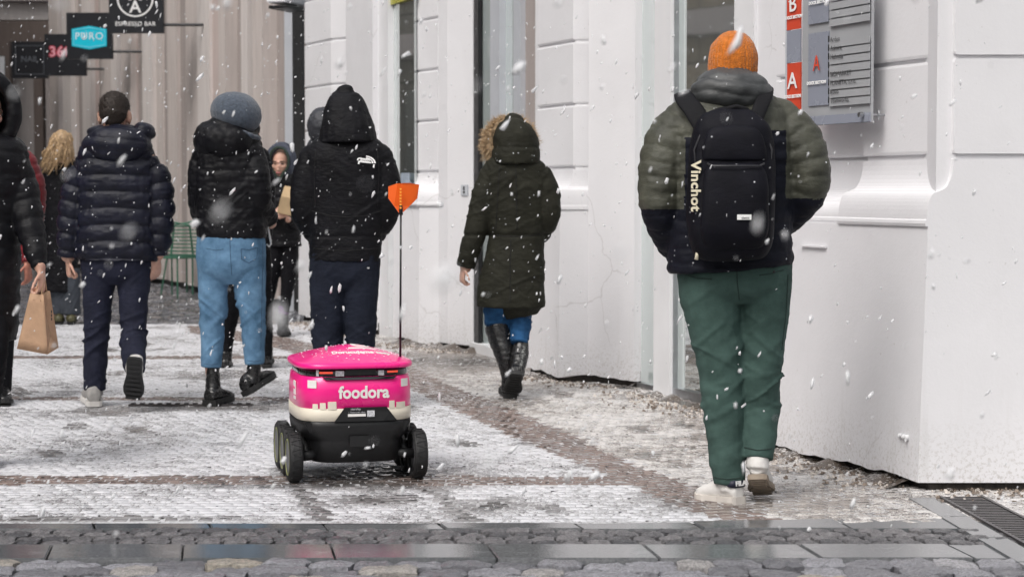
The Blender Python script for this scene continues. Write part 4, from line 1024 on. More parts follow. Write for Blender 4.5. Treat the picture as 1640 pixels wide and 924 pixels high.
black_jean = cloth('black_trousers', (.0042, .0042, .0062), .75, var=.3, bs=.5)
navy_trs = cloth('navy_trousers', (.016, .018, .034), .75, var=.25, bs=.5)
leather = plain('black_leather', (.010, .010, .011), .28, var=.3, scale=20, bs=.3, bd=.004, spec=.6)
rubber = plain('black_rubber', (.014, .014, .015), .6, var=.2, bs=.2)

def auto_body(fig, torso, legs, arms, head=None, hands=(), vox=.012, k=.80, skin=SKIN, facing=(0, 1, 0)):
    """one continuous figure under the clothes"""
    sh = []
    def shrink(pts, kk): return [tuple([q[0], q[1], q[2] * kk] + list(q[3:])) for q in pts]
    sh.append(loft(fig.st(shrink(torso, k * .86), .68), n=20, sub=3))
    for l in legs: sh.append(loft(fig.st(shrink(l, .62), .95), n=14, sub=3))
    for a in arms: sh.append(loft(fig.st(shrink(a, .66), 1.0), n=12, sub=3, round1=True))
    if head: sh += head
    for h in hands: sh += h
    return solid('body', sh, vox, skin, fig.o, smooth=2 if vox < .008 else 3)

# ---------------------------------------------------------------- 1 the man with the backpack
p = Fig(1185, 803, 'man in an orange beanie and green trousers walking away with a dark backpack')
olive = cloth('olive_quilt', (.045, .047, .034), .5, var=.3, c2=(.068, .069, .052), snow=.2, bs=.4, spec=.4)
navy_shell = cloth('navy_shell', (.007, .008, .015), .6, var=.25, snow=.25, bs=.4)
greyol = cloth('grey_hood', (.055, .058, .060), .42, var=.25, snow=.25, bs=.3, spec=.45)
torso = [(1172, 138, 46, 0), (1172, 155, 66, 0), (1172, 176, 86, 0), (1171, 205, 99, 0), (1170, 250, 102, -.01), (1168, 320, 100, 0), (1168, 380, 100, 0), (1169, 415, 101, 0), (1170, 431, 100, 0)]
armL = [(1096, 190, 38), (1074, 225, 40, -.02), (1060, 275, 38, -.04), (1057, 325, 34, -.05), (1066, 362, 30, 0), (1082, 398, 25, .08)]
armR = [(1250, 190, 38), (1275, 222, 40, -.02), (1293, 262, 36, -.04), (1296, 298, 33, -.04), (1280, 330, 28, 0), (1254, 356, 25, .08)]
legL = [(1130, 405, 48), (1134, 450, 49), (1142, 500, 47), (1151, 560, 41), (1156, 610, 36), (1160, 660, 33), (1162, 715, 29), (1165, 750, 27), (1167, 773, 25)]
legR = [(1222, 405, 48), (1224, 450, 46), (1225, 500, 41), (1221, 560, 37), (1219, 610, 34), (1218, 650, 31, .02), (1217, 690, 29, .0), (1215, 722, 26, -.02), (1214, 736, 25, -.03)]
hc = p.j(1174, 104, .01)
hs_, _ = headshapes(hc, (0.25, 1, 0), .90)
auto_body(p, torso, [legL[:-1], legR[:-2]], [armL, armR], hs_)
sh = [p.limb(torso, .66, pw=2.5, n=28), p.arm(armL, torso[0][0]), p.arm(armR, torso[0][0])]
zo = p.j(1170, 216).z; zs = p.j(1050, 335).z
def jm(c):
    x = c[:, 0]; z = c[:, 2]; xl = p.j(1092, 300).x; xr_ = p.j(1252, 300).x
    armm = (x < xl + .0) | (x > xr_ + .0)
    return np.where(armm, z < zs + (x > 0) * .04, z < zo + .015 * np.sin(x * 9))
solid('jacket', sh, .0085, [olive, navy_shell], p.o, 3, quilt(sh, .056, .0068, .0035, 3, ex=.5), jm)
sh = [p.ball(1171, 148, 64, 42, 36, -.06, rotm(-8)), p.ball(1166, 130, 50, 46, 27, -.02, rotm(0, -8)), p.ball(1198, 158, 42, 32, 28, -.04), p.ball(1150, 160, 40, 32, 26, -.05)]
def hoodq(co, no): return .008 * (abs(np.sin(co[:, 2] * 62 + 3 * co[:, 0] + vn(co * 6, 2) * 1.4)) ** .5 - .6) + .005 * vn(co * 28, 4)
solid('hood', sh, .008, greyol, p.o, 3, hoodq)
trs = cloth('green_cotton', (.046, .083, .073), .8, var=.15, c2=(.058, .102, .090), bs=.3, creases=.35)
sh = [p.limb([(1178, 398, 92), (1178, 430, 92), (1180, 462, 88), (1182, 486, 60)], .62, pw=2.3), p.limb(legL, .98), p.limb(legR, .98)]
tr_ = solid('trousers', sh, .0075, trs, p.o, 2, folds(sh, .0150, 3.2, 9.5, 11, .001, 1.3, (p.j(0, 590).z, .19, .07, .12)))
sm_ = plain('dark_green_thread', (.022, .042, .036), .9, bs=0)
for q in ([(1180, 434), (1181, 455), (1184, 480)], [(1216, 441), (1236, 438), (1255, 432)], [(1100, 441), (1118, 446), (1140, 447)], [(1143, 764), (1165, 767), (1186, 765)], [(1192, 716), (1214, 721), (1236, 718)], [(1262, 440), (1259, 500), (1252, 560)]): stitch(p, tr_, q, sm_, .0022)
stitch(p, tr_, [(1238, 434.5), (1239, 435), (1240, 436)], blackl, .006, 'button')
sh = [p.ball(1174, 96, 39, 40, 46, 0, rotm(0, 3)), p.limb([(1174, 70, 34), (1174, 90, 39.5), (1174, 112, 39.5), (1175, 124, 38)], 1.02)]
solid('beanie', sh, .006, knit('orange_knit', (.55, .155, .012)), p.o, 4, lambda co, no: .0022 * np.sin(np.arctan2(co[:, 1] - hc.y, co[:, 0] - hc.x) * 44) + .003 * vn(co * 22, 6))
whiteL = plain('white_leather', (.70, .68, .66), .45, var=.06, bs=.1); rubw = plain('cream_rubber', (.58, .54, .50), .6, var=.12, bs=.1); tan = plain('tan_sole', (.27, .22, .17), .7, var=.2, bs=.2)
navl = plain('navy_tab', (.012, .014, .035), .5, bs=0)
o, T_ = shoe(p, p.j(1184, 807, -.05), p.j(1121, 801, .13), (0, 0, 1), 1.12, whiteL, rubw, shaft=[(*p.j(1167, 764, .0), .046, .046), (*p.j(1170, 785, -.005), .046, .055)], hgt=1.35, sole_t=.03)
tabm = lambda a, b, c, xd, zd: frame(Vector(T_(a, b, c)), Vector(xd), Vector(zd))
def heel_tab(o, T_, th=.0):
    y = unit(T_(0, 1, 0) - T_(0, 0, 0)); x = unit(T_(1, 0, 0) - T_(0, 0, 0)); z = unit(T_(0, 0, 1) - T_(0, 0, 0)); pts = []; mb = MB()
    out = -y
    rows_ = []; n = 14
    for k in range(n + 1):
        a = -1.9 + 3.8 * k / n; xx = math.sin(a * .8) * .044; bb = -.035 - .0 + (1 - math.cos(a * .8)) * .13
        hgt_ = .030 if abs(a) < 1.0 else .030 - (abs(a) - 1) * .012
        lo = T_(xx, bb, .067 + (.030 - hgt_) * .5); hi = T_(xx * .97, bb, .067 + hgt_); rows_.append((lo, hi))
    v = []
    for lo, hi in rows_:
        od = unit(lo - T_(0, .25, .07)); v += [lo + od * .003, hi + od * .003, hi - od * .004, lo - od * .004]
    f = [(i * 4 + k, i * 4 + (k + 1) % 4, i * 4 + 4 + (k + 1) % 4, i * 4 + 4 + k) for i in range(n) for k in range(4)]
    mb.add(v, f); mb.build('heel_tab', navl, o, True)
    cpos = T_(0, -.035, .083); text('FILA', .026, whitel, o, frame(Vector(cpos - y * .006), Vector(-x if x[0] < 0 else x), Vector(z)), .001, .0012, sx=1.2)
heel_tab(o, T_)
o, T_ = shoe(p, p.j(1213, 768, -.08), p.j(1222, 791, .14), (0, .3, 1), 1.08, whiteL, tan, shaft=[(*p.j(1214, 722, -.03), .044, .046), (*p.j(1213, 750, -.04), .046, .052)], hgt=1.25)
heel_tab(o, T_)

# backpack
bp = empty('backpack', p.L + p.j(1172, 300, -.20)); tag(bp, 'dark navy backpack with cream side lettering worn by the man in the orange beanie', 'backpack')
bkm = cloth('backpack_fabric', (.004, .004, .008), .65, var=.25, snow=.35, bs=.35, creases=.3); webm = cloth('webbing', (.008, .008, .010), .7, var=.2, bs=.3)
def bj(px, py, dy=0): return vec(p.L + p.j(px, py, dy)) - vec(bp.location)
def bst(rows_): return [(*bj(a, b, c), r_ / p.s, rb) for a, b, r_, c, rb in rows_]
main = loft(bst([(1174, 182, 18, -.19, .035), (1174, 188, 42, -.20, .06), (1173, 204, 58, -.21, .085), (1172, 240, 66, -.21, .10), (1171, 300, 68, -.21, .11), (1170, 350, 68, -.21, .115), (1170, 392, 64, -.20, .11), (1170, 408, 52, -.19, .08)]), pw=3.2, n=32)
solid('pack_body', [main], .0075, bkm, bp, 4, lambda co, no: .003 * vn(co * np.array((9, 9, 22)), 3) + .0012 * vn(co * 40, 5))
pock = loft(bst([(1178, 268, 40, -.295, .03), (1178, 278, 48, -.305, .04), (1177, 320, 52, -.31, .045), (1176, 370, 52, -.305, .045), (1176, 396, 44, -.28, .03)]), pw=3.4, n=28)
solid('front_pocket', [pock], .0075, bkm, bp, 4, lambda co, no: .003 * vn(co * 14, 8))
pk2 = loft(bst([(1176, 206, 30, -.27, .02), (1176, 214, 42, -.288, .028), (1176, 240, 50, -.295, .03), (1176, 258, 50, -.295, .028)]), pw=3, n=24)
solid('top_pocket', [pk2], .0075, bkm, bp, 3, lambda co, no: .002 * vn(co * 14, 9))
for sx, pts in ((-1, [(1128, 205, -.20), (1112, 178, -.165), (1098, 160, -.11), (1095, 150, -.02)]), (1, [(1208, 196, -.20), (1218, 172, -.17), (1226, 152, -.11), (1228, 140, -.02)])):
    st_ = [(*bj(a, b, c), 11 / p.s * (1.5 if sx < 0 else 1.1), .010) for a, b, c in pts]; solid('shoulder_strap', [loft(st_, ax=(1, 0, .25 * -sx), n=14, pw=3)], .006, webm, bp, 2)
mb = MB(); mb.tube([bj(1152, 192, -.22), bj(1158, 176, -.235), bj(1180, 171, -.24), bj(1196, 176, -.235), bj(1200, 190, -.22)], .010, 8); mb.build('grab_handle', webm, bp, True)
zipm = plain('zip', (.03, .03, .035), .35, bs=0)
mb = MB(); mb.tube([bj(1133, 262, -.325), bj(1140, 266, -.345), bj(1178, 266, -.352), bj(1216, 266, -.345), bj(1224, 262, -.32)], .004, 6); mb.build('zip', zipm, bp, True)
mb = MB(); mb.tube([bj(1118, 300, -.29), bj(1112, 240, -.28), bj(1126, 205, -.275), bj(1150, 193, -.262), bj(1175, 190, -.258), bj(1200, 193, -.262), bj(1222, 206, -.275), bj(1236, 240, -.28), bj(1230, 300, -.29)], .004, 6); mb.build('zip', zipm, bp, True)
MB().box(tuple(bj(1192, 348, -.359)), (.054, .004, .020)).build('white_label', whitel, bp); text('classic', .012, blackl, bp, frame(Vector(bj(1194, 349, -.3625)), (1, 0, 0), (0, 0, 1)), .0005)
creml = plain('cream_letter', (.72, .66, .50), .6, bs=0)
text('Vinchot', .052, creml, bp, frame(Vector(bj(1114, 298, -.300)), (.0, -.0, -1), (1, -.35, 0)), .0012, .0016, sx=1.12, spacing=1.05)
mb = MB(); q = [bj(1228, 278, -.262), bj(1238, 275, -.262), bj(1240, 288, -.262), bj(1234, 291, -.262)]; mb.add(q + [x - vec((0, .006, 0)) for x in q], [(0, 1, 2, 3), (7, 6, 5, 4), (0, 4, 5, 1), (1, 5, 6, 2), (2, 6, 7, 3), (3, 7, 4, 0)]); mb.build('side_tab', whitel, bp)
mb = MB(); mb.tube([bj(1120, 382, -.25), bj(1115, 395, -.26), bj(1119, 398, -.26), bj(1117, 402, -.26)], .0025, 6); mb.build('zip_cord', webm, bp); mb = MB(); mb.tube([bj(1118, 400, -.262), bj(1115, 416, -.262)], [.006, .008], 8); mb.build('zip_pull', creml, bp, True)

# ---------------------------------------------------------------- 2 woman entering at the left with the paper bag
p = Fig(-20, 750, 'person in a long black hooded coat at the left edge carrying a paper bag')
torso = [(-25, 212, 40), (-25, 235, 66), (-24, 280, 70), (-26, 350, 60), (-26, 420, 58), (-26, 500, 56), (-28, 541, 54)]
armR = [(18, 250, 28), (33, 300, 28), (44, 345, 25, -.03), (54, 390, 20, -.08), (64, 428, 14, -.12)]
armL = [(-75, 250, 28), (-88, 320, 26), (-90, 380, 20, -.05), (-90, 430, 14, -.1)]
legL = [(-50, 480, 24), (-50, 560, 19), (-52, 650, 16), (-54, 735, 12)]; legR = [(-10, 480, 24), (-5, 560, 18, -.1), (-14, 640, 15, .0), (-22, 715, 12, .1)]
hc = p.j(-25, 182, -.03); hs_, _ = headshapes(hc, (.5, -1, -.1), 1.0)
wr = p.j(66, 436, -.13); hd = hand(wr, (.05, 0, -1), (1, -.1, 0), 1, 1.15, .9)
auto_body(p, torso, [legL, legR], [armL, armR], hs_, [hd], vox=.0065)
face_parts(p, hc, unit((.5, -1, -.1)), 1.0)
mb = MB()
fv = unit((.5, -1, -.1)); rv = np.cross(fv, (0, 0, 1))
for sx in (-1, 1):
    cc = vec(hc) + rv * sx * .033 + fv * .100 + vec((0, 0, .004)); mb.tube([cc + rv * math.cos(a) * .024 + vec((0, 0, 1)) * math.sin(a) * .018 for a in np.linspace(0, 6.283, 17)], .0016, 5)
    mb.tube([vec(hc) + rv * sx * .058 + fv * .10, vec(hc) + rv * sx * .08 + fv * .0], .0018, 5)
mb.build('glasses', M['darkmetal'], p.o)
sh = [p.limb(torso, .72, pw=2.3, n=28), p.arm(armL, torso[0][0]), p.arm(armR, torso[0][0])]
solid('coat', sh, .009, black_puff, p.o, 3, quilt(sh, .10, .009, .004, 5))
sh = [p.limb(legL, 1.0), p.limb(legR, 1.0)]; solid('trousers', sh, .009, black_jean, p.o, 2, folds(sh, .004))
# hood: thick rolled arch, open toward the face
HC_ = vec(hc); fo = unit((.35, -1, 0)); ro = np.cross(fo, (0, 0, 1)); 
def hoodshell(cx, cz, rx, rz, depth, thick, m, fig, name='hood', rimr=.03, fo=fo, ro=ro, disp=None, vox=.008):
    """hood wrapped round the head with an opening: back dome plus thick rim tube"""
    C_ = HC_ + ro * cx + vec((0, 0, cz)); up = vec((0, 0, 1)); rim = []
    for a in np.linspace(-math.pi * .42, math.pi * 1.42, 23):
        rim.append((*(C_ + ro * math.cos(a) * rx + up * math.sin(a) * rz + fo * (depth - .035 * (1 - math.sin(a)) * .5)), rimr, rimr * 1.15))
    shp = [loft(rim, ax=fo, n=12, sub=2)]
    for bk, sc in ((-.02, .96), (-.06, .84), (-.09, .62)):
        rr_ = []
        for a in np.linspace(-math.pi * .45, math.pi * 1.45, 21): rr_.append((*(C_ + ro * math.cos(a) * rx * sc + up * (math.sin(a) * rz * sc + .005) + fo * (bk)), rimr * 1.1, rimr * 1.5))
        shp.append(loft(rr_, ax=fo, n=12, sub=2))
    shp.append(ellip(C_ - fo * .07, (rx * .92, .075, rz * .95), np.stack([ro, fo, up], 1)))
    return solid(name, shp, vox, m, fig.o, 3, disp or (lambda co, no: .005 * vn(co * 16, 3) + .003 * vn(co * 40, 4)))
hoodshell(.0, .005, .125, .155, .055, .040, black_puff, p)
shoe(p, p.j(-54, 752, .1), p.j(-50, 760, -.16), (0, 0, 1), 1, leather, rubber, boot=1, shaft=[(*p.j(-53, 700, .06), .05, .05), (*p.j(-54, 740, .07), .045, .05)])
shoe(p, p.j(-24, 736, .18), p.j(-18, 748, -.05), (0, 0.3, 1), 1, leather, rubber, boot=1, shaft=[(*p.j(-20, 690, .12), .05, .05), (*p.j(-23, 725, .15), .045, .05)])
# paper bag
pb = empty('paper_bag', P(60, 567, p.L.y - .13)); tag(pb, 'brown kraft paper carrier bag hanging from the hand of the person at the left edge', 'bag')
kraft = plain('kraft_paper', (.43, .27, .17), .75, var=.12, scale=14, bs=.35, bd=.006); 
def kj(px, py, dy=0): return P(px, py, p.L.y - .13 + dy) - pb.location
k_ = [kj(27, 558, -.02), kj(76, 567, -.07), kj(94, 556, .03), kj(46, 548, .10), kj(48, 470, -.03), kj(70, 472, -.05), kj(80, 466, .01), kj(58, 463, .03)]
mb = MB()
def quadgrid(a, b, c, d, n=6, amp=.0035, seed=0):
    v = []; f = []
    for i in range(n + 1):
        for j_ in range(n + 1):
            u_, w__ = i / n, j_ / n; q = a * (1 - u_) * (1 - w__) + b * u_ * (1 - w__) + c * u_ * w__ + d * (1 - u_) * w__
            nn = (b - a).cross(d - a).normalized(); e = math.sin(u_ * math.pi) * math.sin(w__ * math.pi); rr_ = random.Random(i * 31 + j_ + seed); v.append(q + nn * e * rr_.uniform(-amp, amp) * 2)
    for i in range(n):
        for j_ in range(n): f.append((i * (n + 1) + j_, (i + 1) * (n + 1) + j_, (i + 1) * (n + 1) + j_ + 1, i * (n + 1) + j_ + 1))
    mb.add(v, f)
gm = (k_[1] + k_[2]) / 2 * .5 + (k_[5] + k_[6]) / 2 * .5 + Vector((-.012, 0, 0))
quadgrid(k_[0], k_[1], k_[5], k_[4], seed=1); quadgrid(k_[2], k_[3], k_[7], k_[6], seed=2); quadgrid(k_[3], k_[0], k_[4], k_[7], seed=3)
bm1 = (k_[1] + k_[2]) / 2; tm1 = (k_[5] + k_[6]) / 2 + Vector((-.022, 0.01, 0)); mid1 = bm1.lerp(tm1, .25)
quadgrid(k_[1], mid1, tm1, k_[5], seed=4); quadgrid(mid1, k_[2], k_[6], tm1, seed=5); mb.add([k_[1], k_[2], mid1], [(0, 1, 2)])
quadgrid(k_[0], k_[1], k_[2], k_[3], 2, 0, 6)
me = mb.mesh('paper', True); ob_ = link('paper', me, kraft, pb); sm = ob_.modifiers.new('t', 'SOLIDIFY'); sm.thickness = .0015
for a, b in ((k_[4].lerp(k_[5], .3), k_[4].lerp(k_[5], .8)), (k_[7].lerp(k_[6], .3), k_[7].lerp(k_[6], .8))):
    top = kj(67, 446, 0); mb = MB(); mb.tube([a - Vector((0, 0, .03)), a.lerp(top, .6) + Vector((-.004, 0, 0)), top + Vector((-.01, 0, .0)), top + Vector((.01, 0, .0)), b.lerp(top, .6) + Vector((.006, 0, 0)), b - Vector((0, 0, .03))], .0042, 8); mb.build('handle', kraft, pb, True)
text('---', .05, blackl, pb, frame(kj(84, 505, -.022), (0, 0, -1), (.9, .45, 0)), .0005)

# ---------------------------------------------------------------- 3 red jacket behind her
p = Fig(5, 645, 'person in a red padded jacket mostly hidden behind the black hooded coat')
redm = cloth('red_puffer', (.16, .014, .020), .45, var=.25, snow=.3, bs=.4, spec=.4)
torso = [(-12, 235, 30), (-12, 252, 50), (-12, 300, 52), (-12, 360, 48), (-12, 425, 47)]
armR = [(42, 258, 20), (54, 300, 19), (54, 345, 17), (46, 385, 14, -.05), (44, 420, 10, -.1)]; armL = [(-58, 262, 20), (-68, 330, 17), (-66, 420, 10)]
legL = [(-34, 410, 23), (-32, 500, 18), (-30, 628, 12)]; legR = [(10, 410, 23), (8, 500, 18), (6, 628, 12)]
hc = p.j(-12, 205, 0); hs_, _ = headshapes(hc, (.1, -1, 0), 1.0); hd = hand(p.j(44, 424, -.1), (.1, -.1, -1), (.9, -.3, 0), 1, .7, .95)
auto_body(p, torso, [legL, legR], [armL, armR], hs_, [hd], vox=.008, skin=SKINR); face_parts(p, hc, (.1, -1, 0), 1.0)
sh = [p.limb(torso, .66), p.arm(armL, torso[0][0]), p.arm(armR, torso[0][0])]; solid('jacket', sh, .01, redm, p.o, 3, quilt(sh, .07, .009, .003, 2))
sh = [p.limb(legL, 1), p.limb(legR, 1), p.limb([(-12, 400, 46), (-12, 440, 44)], .6)]; solid('trousers', sh, .012, black_jean, p.o, 2)
solid('hair', [ellip(vec(hc) + vec((0, .02, .03)), (.085, .10, .09))], .01, plain('brown_hair', (.06, .035, .02), .6, var=.3, scale=40), p.o, 2)
for a, b in (((-30, 640), (-28, 648)), ((6, 640), (8, 648))): shoe(p, p.j(*a, .05), p.j(*b, -.2), (0, 0, 1), 1, leather, rubber, vox=.01)

# ---------------------------------------------------------------- 4 blonde woman further back
p = Fig(112, 519, 'blonde woman in a black coat and grey wide trousers walking behind the man in navy')
torso = [(98, 252, 14), (98, 262, 24), (97, 300, 27), (97, 360, 26), (98, 420, 27), (97, 468, 27)]
armL = [(78, 268, 10), (76, 310, 9.5), (77, 360, 9), (80, 400, 8)]; armR = [(118, 268, 10), (122, 330, 9), (120, 400, 8)]
legL = [(88, 440, 14), (90, 480, 12), (92, 508, 9)]; legR = [(112, 430, 14), (113, 470, 14), (114, 508, 12)]
hc = p.j(100, 230); hs_, _ = headshapes(hc, (.2, 1, 0), 1); auto_body(p, torso, [legL, legR], [armL, armR], hs_)
sh = [p.limb(torso, .7), p.arm(armL, torso[0][0]), p.arm(armR, torso[0][0])]; solid('coat', sh, .012, black_shell, p.o, 3, folds(sh, .006))
sh = [p.limb([(92, 440, 13), (94, 475, 12), (94, 503, 11)], 1), p.limb([(112, 430, 16), (113, 470, 16), (114, 504, 15)], 1)]; solid('trousers', sh, .012, cloth('grey_wide_trousers', (.055, .062, .075), .8, var=.2), p.o, 2, folds(sh, .006, 12, 10))
for x_ in (94, 114): shoe(p, p.j(x_, 520, -.1), p.j(x_ + 2, 512, .15), (0, 0, 1), 1, plain('olive_boot', (.07, .065, .03), .5), rubber, vox=.01, shaft=[(*p.j(x_, 506, -.05), .05, .05), (*p.j(x_, 515, -.05), .045, .045)])
hair_b = plain('blonde_hair', (.40, .27, .15), .45, var=.4, scale=50, bs=.4); mb = MB(); rr_ = random.Random(4)
for k in range(280):
    a = rr_.uniform(-2.7, 2.7) ; top = vec(hc) + vec((math.sin(a) * .07, -math.cos(a) * .085, rr_.uniform(.03, .10))); q = [top]
    sx_ = rr_.uniform(-.05, .0); ln = rr_.uniform(.22, .34); ph = rr_.uniform(0, 6)
    for t in (.25, .5, .75, 1): q.append(top + vec((math.sin(a) * .05 * t + sx_ * t * 1.6 + .018 * math.sin(ph + t * 9), -math.cos(a) * .04 * t - .02 * t + .018 * math.cos(ph + t * 9), -ln * t)))
    mb.tube(q, [.006, .008, .008, .006, .002], 4)
hb_ = mb.build('hair', hair_b, p.o, True); solid('hair_cap', [ellip(vec(hc) + vec((0, -.015, .03)), (.086, .105, .095))], .01, hair_b, p.o, 2, knitd(.006))

# ---------------------------------------------------------------- 5 man in the navy quilted jacket
p = Fig(182, 650, 'short haired man in a navy quilted jacket walking away with bare hands')
torso = [(186, 204, 26, 0), (186, 214, 36, 0), (186, 227, 49, 0), (186, 244, 60, 0), (187, 268, 66, 0), (189, 295, 67, 0), (189, 340, 66, 0), (188, 395, 66, 0), (188, 417, 65, 0)]
armL = [(143, 252, 20), (127, 290, 23), (117, 335, 23, -.01), (111, 375, 20, -.01), (109, 410, 17, 0)]
armR = [(233, 250, 20), (250, 288, 24), (256, 330, 23, -.01), (256, 375, 20, -.01), (252, 407, 17, 0)]
legL = [(160, 405, 31), (158, 450, 27), (156, 490, 23), (154, 545, 20.5), (152, 590, 18.5), (152, 612, 17.5), (152, 624, 17.5)]
legR = [(214, 405, 31), (214, 450, 27), (214, 490, 23, -.02), (214, 535, 21.5, -.05), (214, 560, 19.5, -.16), (215, 580, 17.5, -.27), (215, 592, 17, -.32)]
hc = p.j(184, 185); hs_, _ = headshapes(hc, (.05, 1, 0), 1.1)
h1 = hand(p.j(110, 418, 0), (.0, .1, -1), (-.9, -.4, 0), -1, 1.25, .95); h2 = hand(p.j(251, 415, 0), (-.08, .05, -1), (.75, -.65, 0), 1, .45, .95)
auto_body(p, torso, [legL[:-1], legR[:-1]], [armL, armR], hs_, [h1, h2], vox=.006, skin=SKIN)
sh = [p.limb(torso, .62, pw=2.4, n=28), p.arm(armL, torso[0][0]), p.arm(armR, torso[0][0])]
solid('jacket', sh, .0075, navy_puff, p.o, 3, quilt(sh, .094, .021, .004, 8, ex=.5))
sh = [p.ball(188, 232, 50, 30, 32, -.08, rotm(-12)), p.ball(162, 226, 34, 28, 19, -.05, rotm(0, -25)), p.ball(212, 224, 34, 28, 18, -.04, rotm(0, 25)), p.ball(232, 210, 17, 24, 13, .0, rotm(0, 20)), p.ball(184, 212, 44, 40, 13, .02)]
solid('hood', sh, .0075, navy_puff, p.o, 3, lambda co, no: .007 * (abs(np.sin(co[:, 2] * 45 + 5 * co[:, 0])) ** .5 - .6) + .006 * vn(co * 20, 5))
mb = MB(); mb.tube([p.j(160, 206, -.04), p.j(184, 203, -.085), p.j(208, 206, -.04)], .007, 8); mb.build('collar_lining', plain('tan_lining', (.35, .25, .14), .8), p.o, True)
hairm = plain('dark_brown_hair', (.022, .014, .010), .6, var=.4, scale=120, bs=.8, bd=.004, bscale=260)
sh = [ellip(vec(hc) + vec((0, -.012, .046)), (.084, .108, .092)), ellip(vec(hc) + vec((0, -.038, .018)), (.079, .086, .078)), ellip(vec(hc) + vec((0, -.054, -.022)), (.062, .058, .052))]
hr_ = solid('hair', sh, .005, hairm, p.o, 9, lambda co, no: .0022 * vn(co * 150, 3) + .002 * vn(co * 60, 2))
hv = np.array([v.co[:] for v in hr_.data.vertices]); hn = np.array([v.normal[:] for v in hr_.data.vertices]); r2 = np.random.default_rng(2); ix = r2.integers(0, len(hv), 5200)
d_ = hn[ix] * .55 + r2.normal(0, .35, (len(ix), 3)) + vec((0, -.1, -.45)); d_ /= np.linalg.norm(d_, axis=1)[:, None]; sd2 = np.cross(d_, r2.normal(0, 1, d_.shape)); sd2 /= np.linalg.norm(sd2, axis=1)[:, None]; rt_ = hv[ix] - hn[ix] * .002
V = np.stack([rt_ + sd2 * .0012, rt_ - sd2 * .0012, rt_ + d_ * r2.uniform(.008, .018, (len(ix), 1))], 1).reshape(-1, 3); me = bpy.data.meshes.new('hair_strands'); me.from_pydata(V.tolist(), [], np.arange(len(V)).reshape(-1, 3).tolist()); link('hair_strands', me, hairm, p.o)['kind'] = 'stuff'
sh = [p.limb([(187, 398, 60), (187, 425, 58), (187, 442, 52), (187, 455, 34)], .6, pw=2.2), p.limb(legL, .98), p.limb(legR, .98)]
solid('trousers', sh, .0075, navy_trs, p.o, 2, folds(sh, .011, 5, 12, 21, .002, 1.3, (p.j(0, 545).z, .12, .12, .1)))
greysh = plain('grey_suede', (.30, .29, .28), .8, var=.15, bs=.3); wsole = plain('white_sole', (.60, .58, .56), .6, var=.1, bs=.1)
shoe(p, p.j(151, 651, -.07), p.j(145, 640, .20), (0, 0, 1), 1.25, greysh, wsole, shaft=[(*p.j(153, 615, -.01), .04, .045), (*p.j(153, 632, -.01), .045, .05)], sole_t=.03, hgt=1.6)
shoe(p, p.j(215, 576, -.44), p.j(213, 640, -.36), (0, 1, .2), 1.15, wsole, rubber, shaft=[(*p.j(215, 580, -.30), .045, .045), (*p.j(215, 592, -.38), .05, .05)], sole_t=.024, hgt=1.1)

# ---------------------------------------------------------------- 6 woman in jeans with the grey beanie
p = Fig(372, 649, 'woman in a slouchy blue grey beanie, black puffer and light blue jeans')
torso = [(368, 222, 34, 0), (368, 236, 52, 0), (369, 270, 57, 0), (370, 320, 57, 0), (371, 360, 57, 0), (371, 381, 55, 0)]
armL = [(326, 248, 22), (322, 290, 22), (324, 335, 20, .05), (335, 360, 16, .15)]; armR = [(402, 245, 25, -.02), (410, 285, 24, -.05), (414, 320, 22, -.04), (424, 340, 18, .04), (434, 354, 14.5, .1)]
legL = [(344, 385, 28), (343, 430, 27), (341, 480, 22.5), (340, 530, 20), (339, 570, 17.5), (338, 588, 16.5)]
legR = [(394, 385, 30), (398, 430, 28), (402, 480, 24), (405, 520, 20.5), (407, 560, 17.5), (408, 583, 15.5)]
hc = p.j(378, 186); hs_, _ = headshapes(hc, (.6, .8, 0), 1.0); hd = hand(p.j(428, 349, .09), (.5, .3, -.8), (.3, -.9, 0), -1, 1.3, .72)
auto_body(p, torso, [legL + [(340, 625, 12)], legR + [(408, 605, 12)]], [armL, armR], hs_, [hd], vox=.009)
sh = [p.limb(torso, .66, pw=2.4, n=28), p.arm(armL, torso[0][0]), p.arm(armR, torso[0][0])]
fq = folds(sh, .007, 6, 12, 15, .002); qq = quilt(sh, .135, .006, .004, 12)
solid('jacket', sh, .0075, black_puff, p.o, 3, lambda co, no: fq(co, no) + qq(co, no))
sh = [p.ball(362, 226, 46, 38, 32, -.05, rotm(0, 10)), p.ball(336, 226, 27, 34, 34, -.02), p.ball(385, 226, 32, 30, 22, .0), p.ball(366, 206, 36, 34, 17, -.02, rotm(0, 14))]
solid('hood', sh, .0075, black_puff, p.o, 3, lambda co, no: .007 * vn(co * 14, 3) + .004 * vn(co * 34, 5))
kn = knit('blue_grey_knit', (.07, .088, .118)); sh = [p.ball(378, 182, 42, 43, 34, 0, rotm(0, 18)), p.ball(373, 178, 35, 40, 31, 0)]
solid('beanie', sh, .006, kn, p.o, 8, lambda co, no: .0016 * vn(co * 90, 2) + .005 * vn(co * 9, 4))
cc_ = p.j(379, 205); rg = []
for a in np.linspace(0, 2 * math.pi, 25): rg.append((cc_.x + math.cos(a) * .112 + .004, cc_.y + math.sin(a) * .112, cc_.z - .010 - .050 * math.cos(a), .017, .026))
sh = [loft(rg, ax=(0, 0, 1), n=12, sub=2)]; solid('beanie_cuff', sh, .006, kn, p.o, 2, knitd(.003, 5))
solid('hair', [p.limb([(404, 212, 8, .03), (412, 228, 8, .03), (413, 240, 5, .03)], 1)], .006, hairm, p.o, 1, knitd(.006, 4))
jean = cloth('light_denim', (.075, .165, .28), .85, var=.22, c2=(.13, .24, .37), bs=.35, creases=.4)
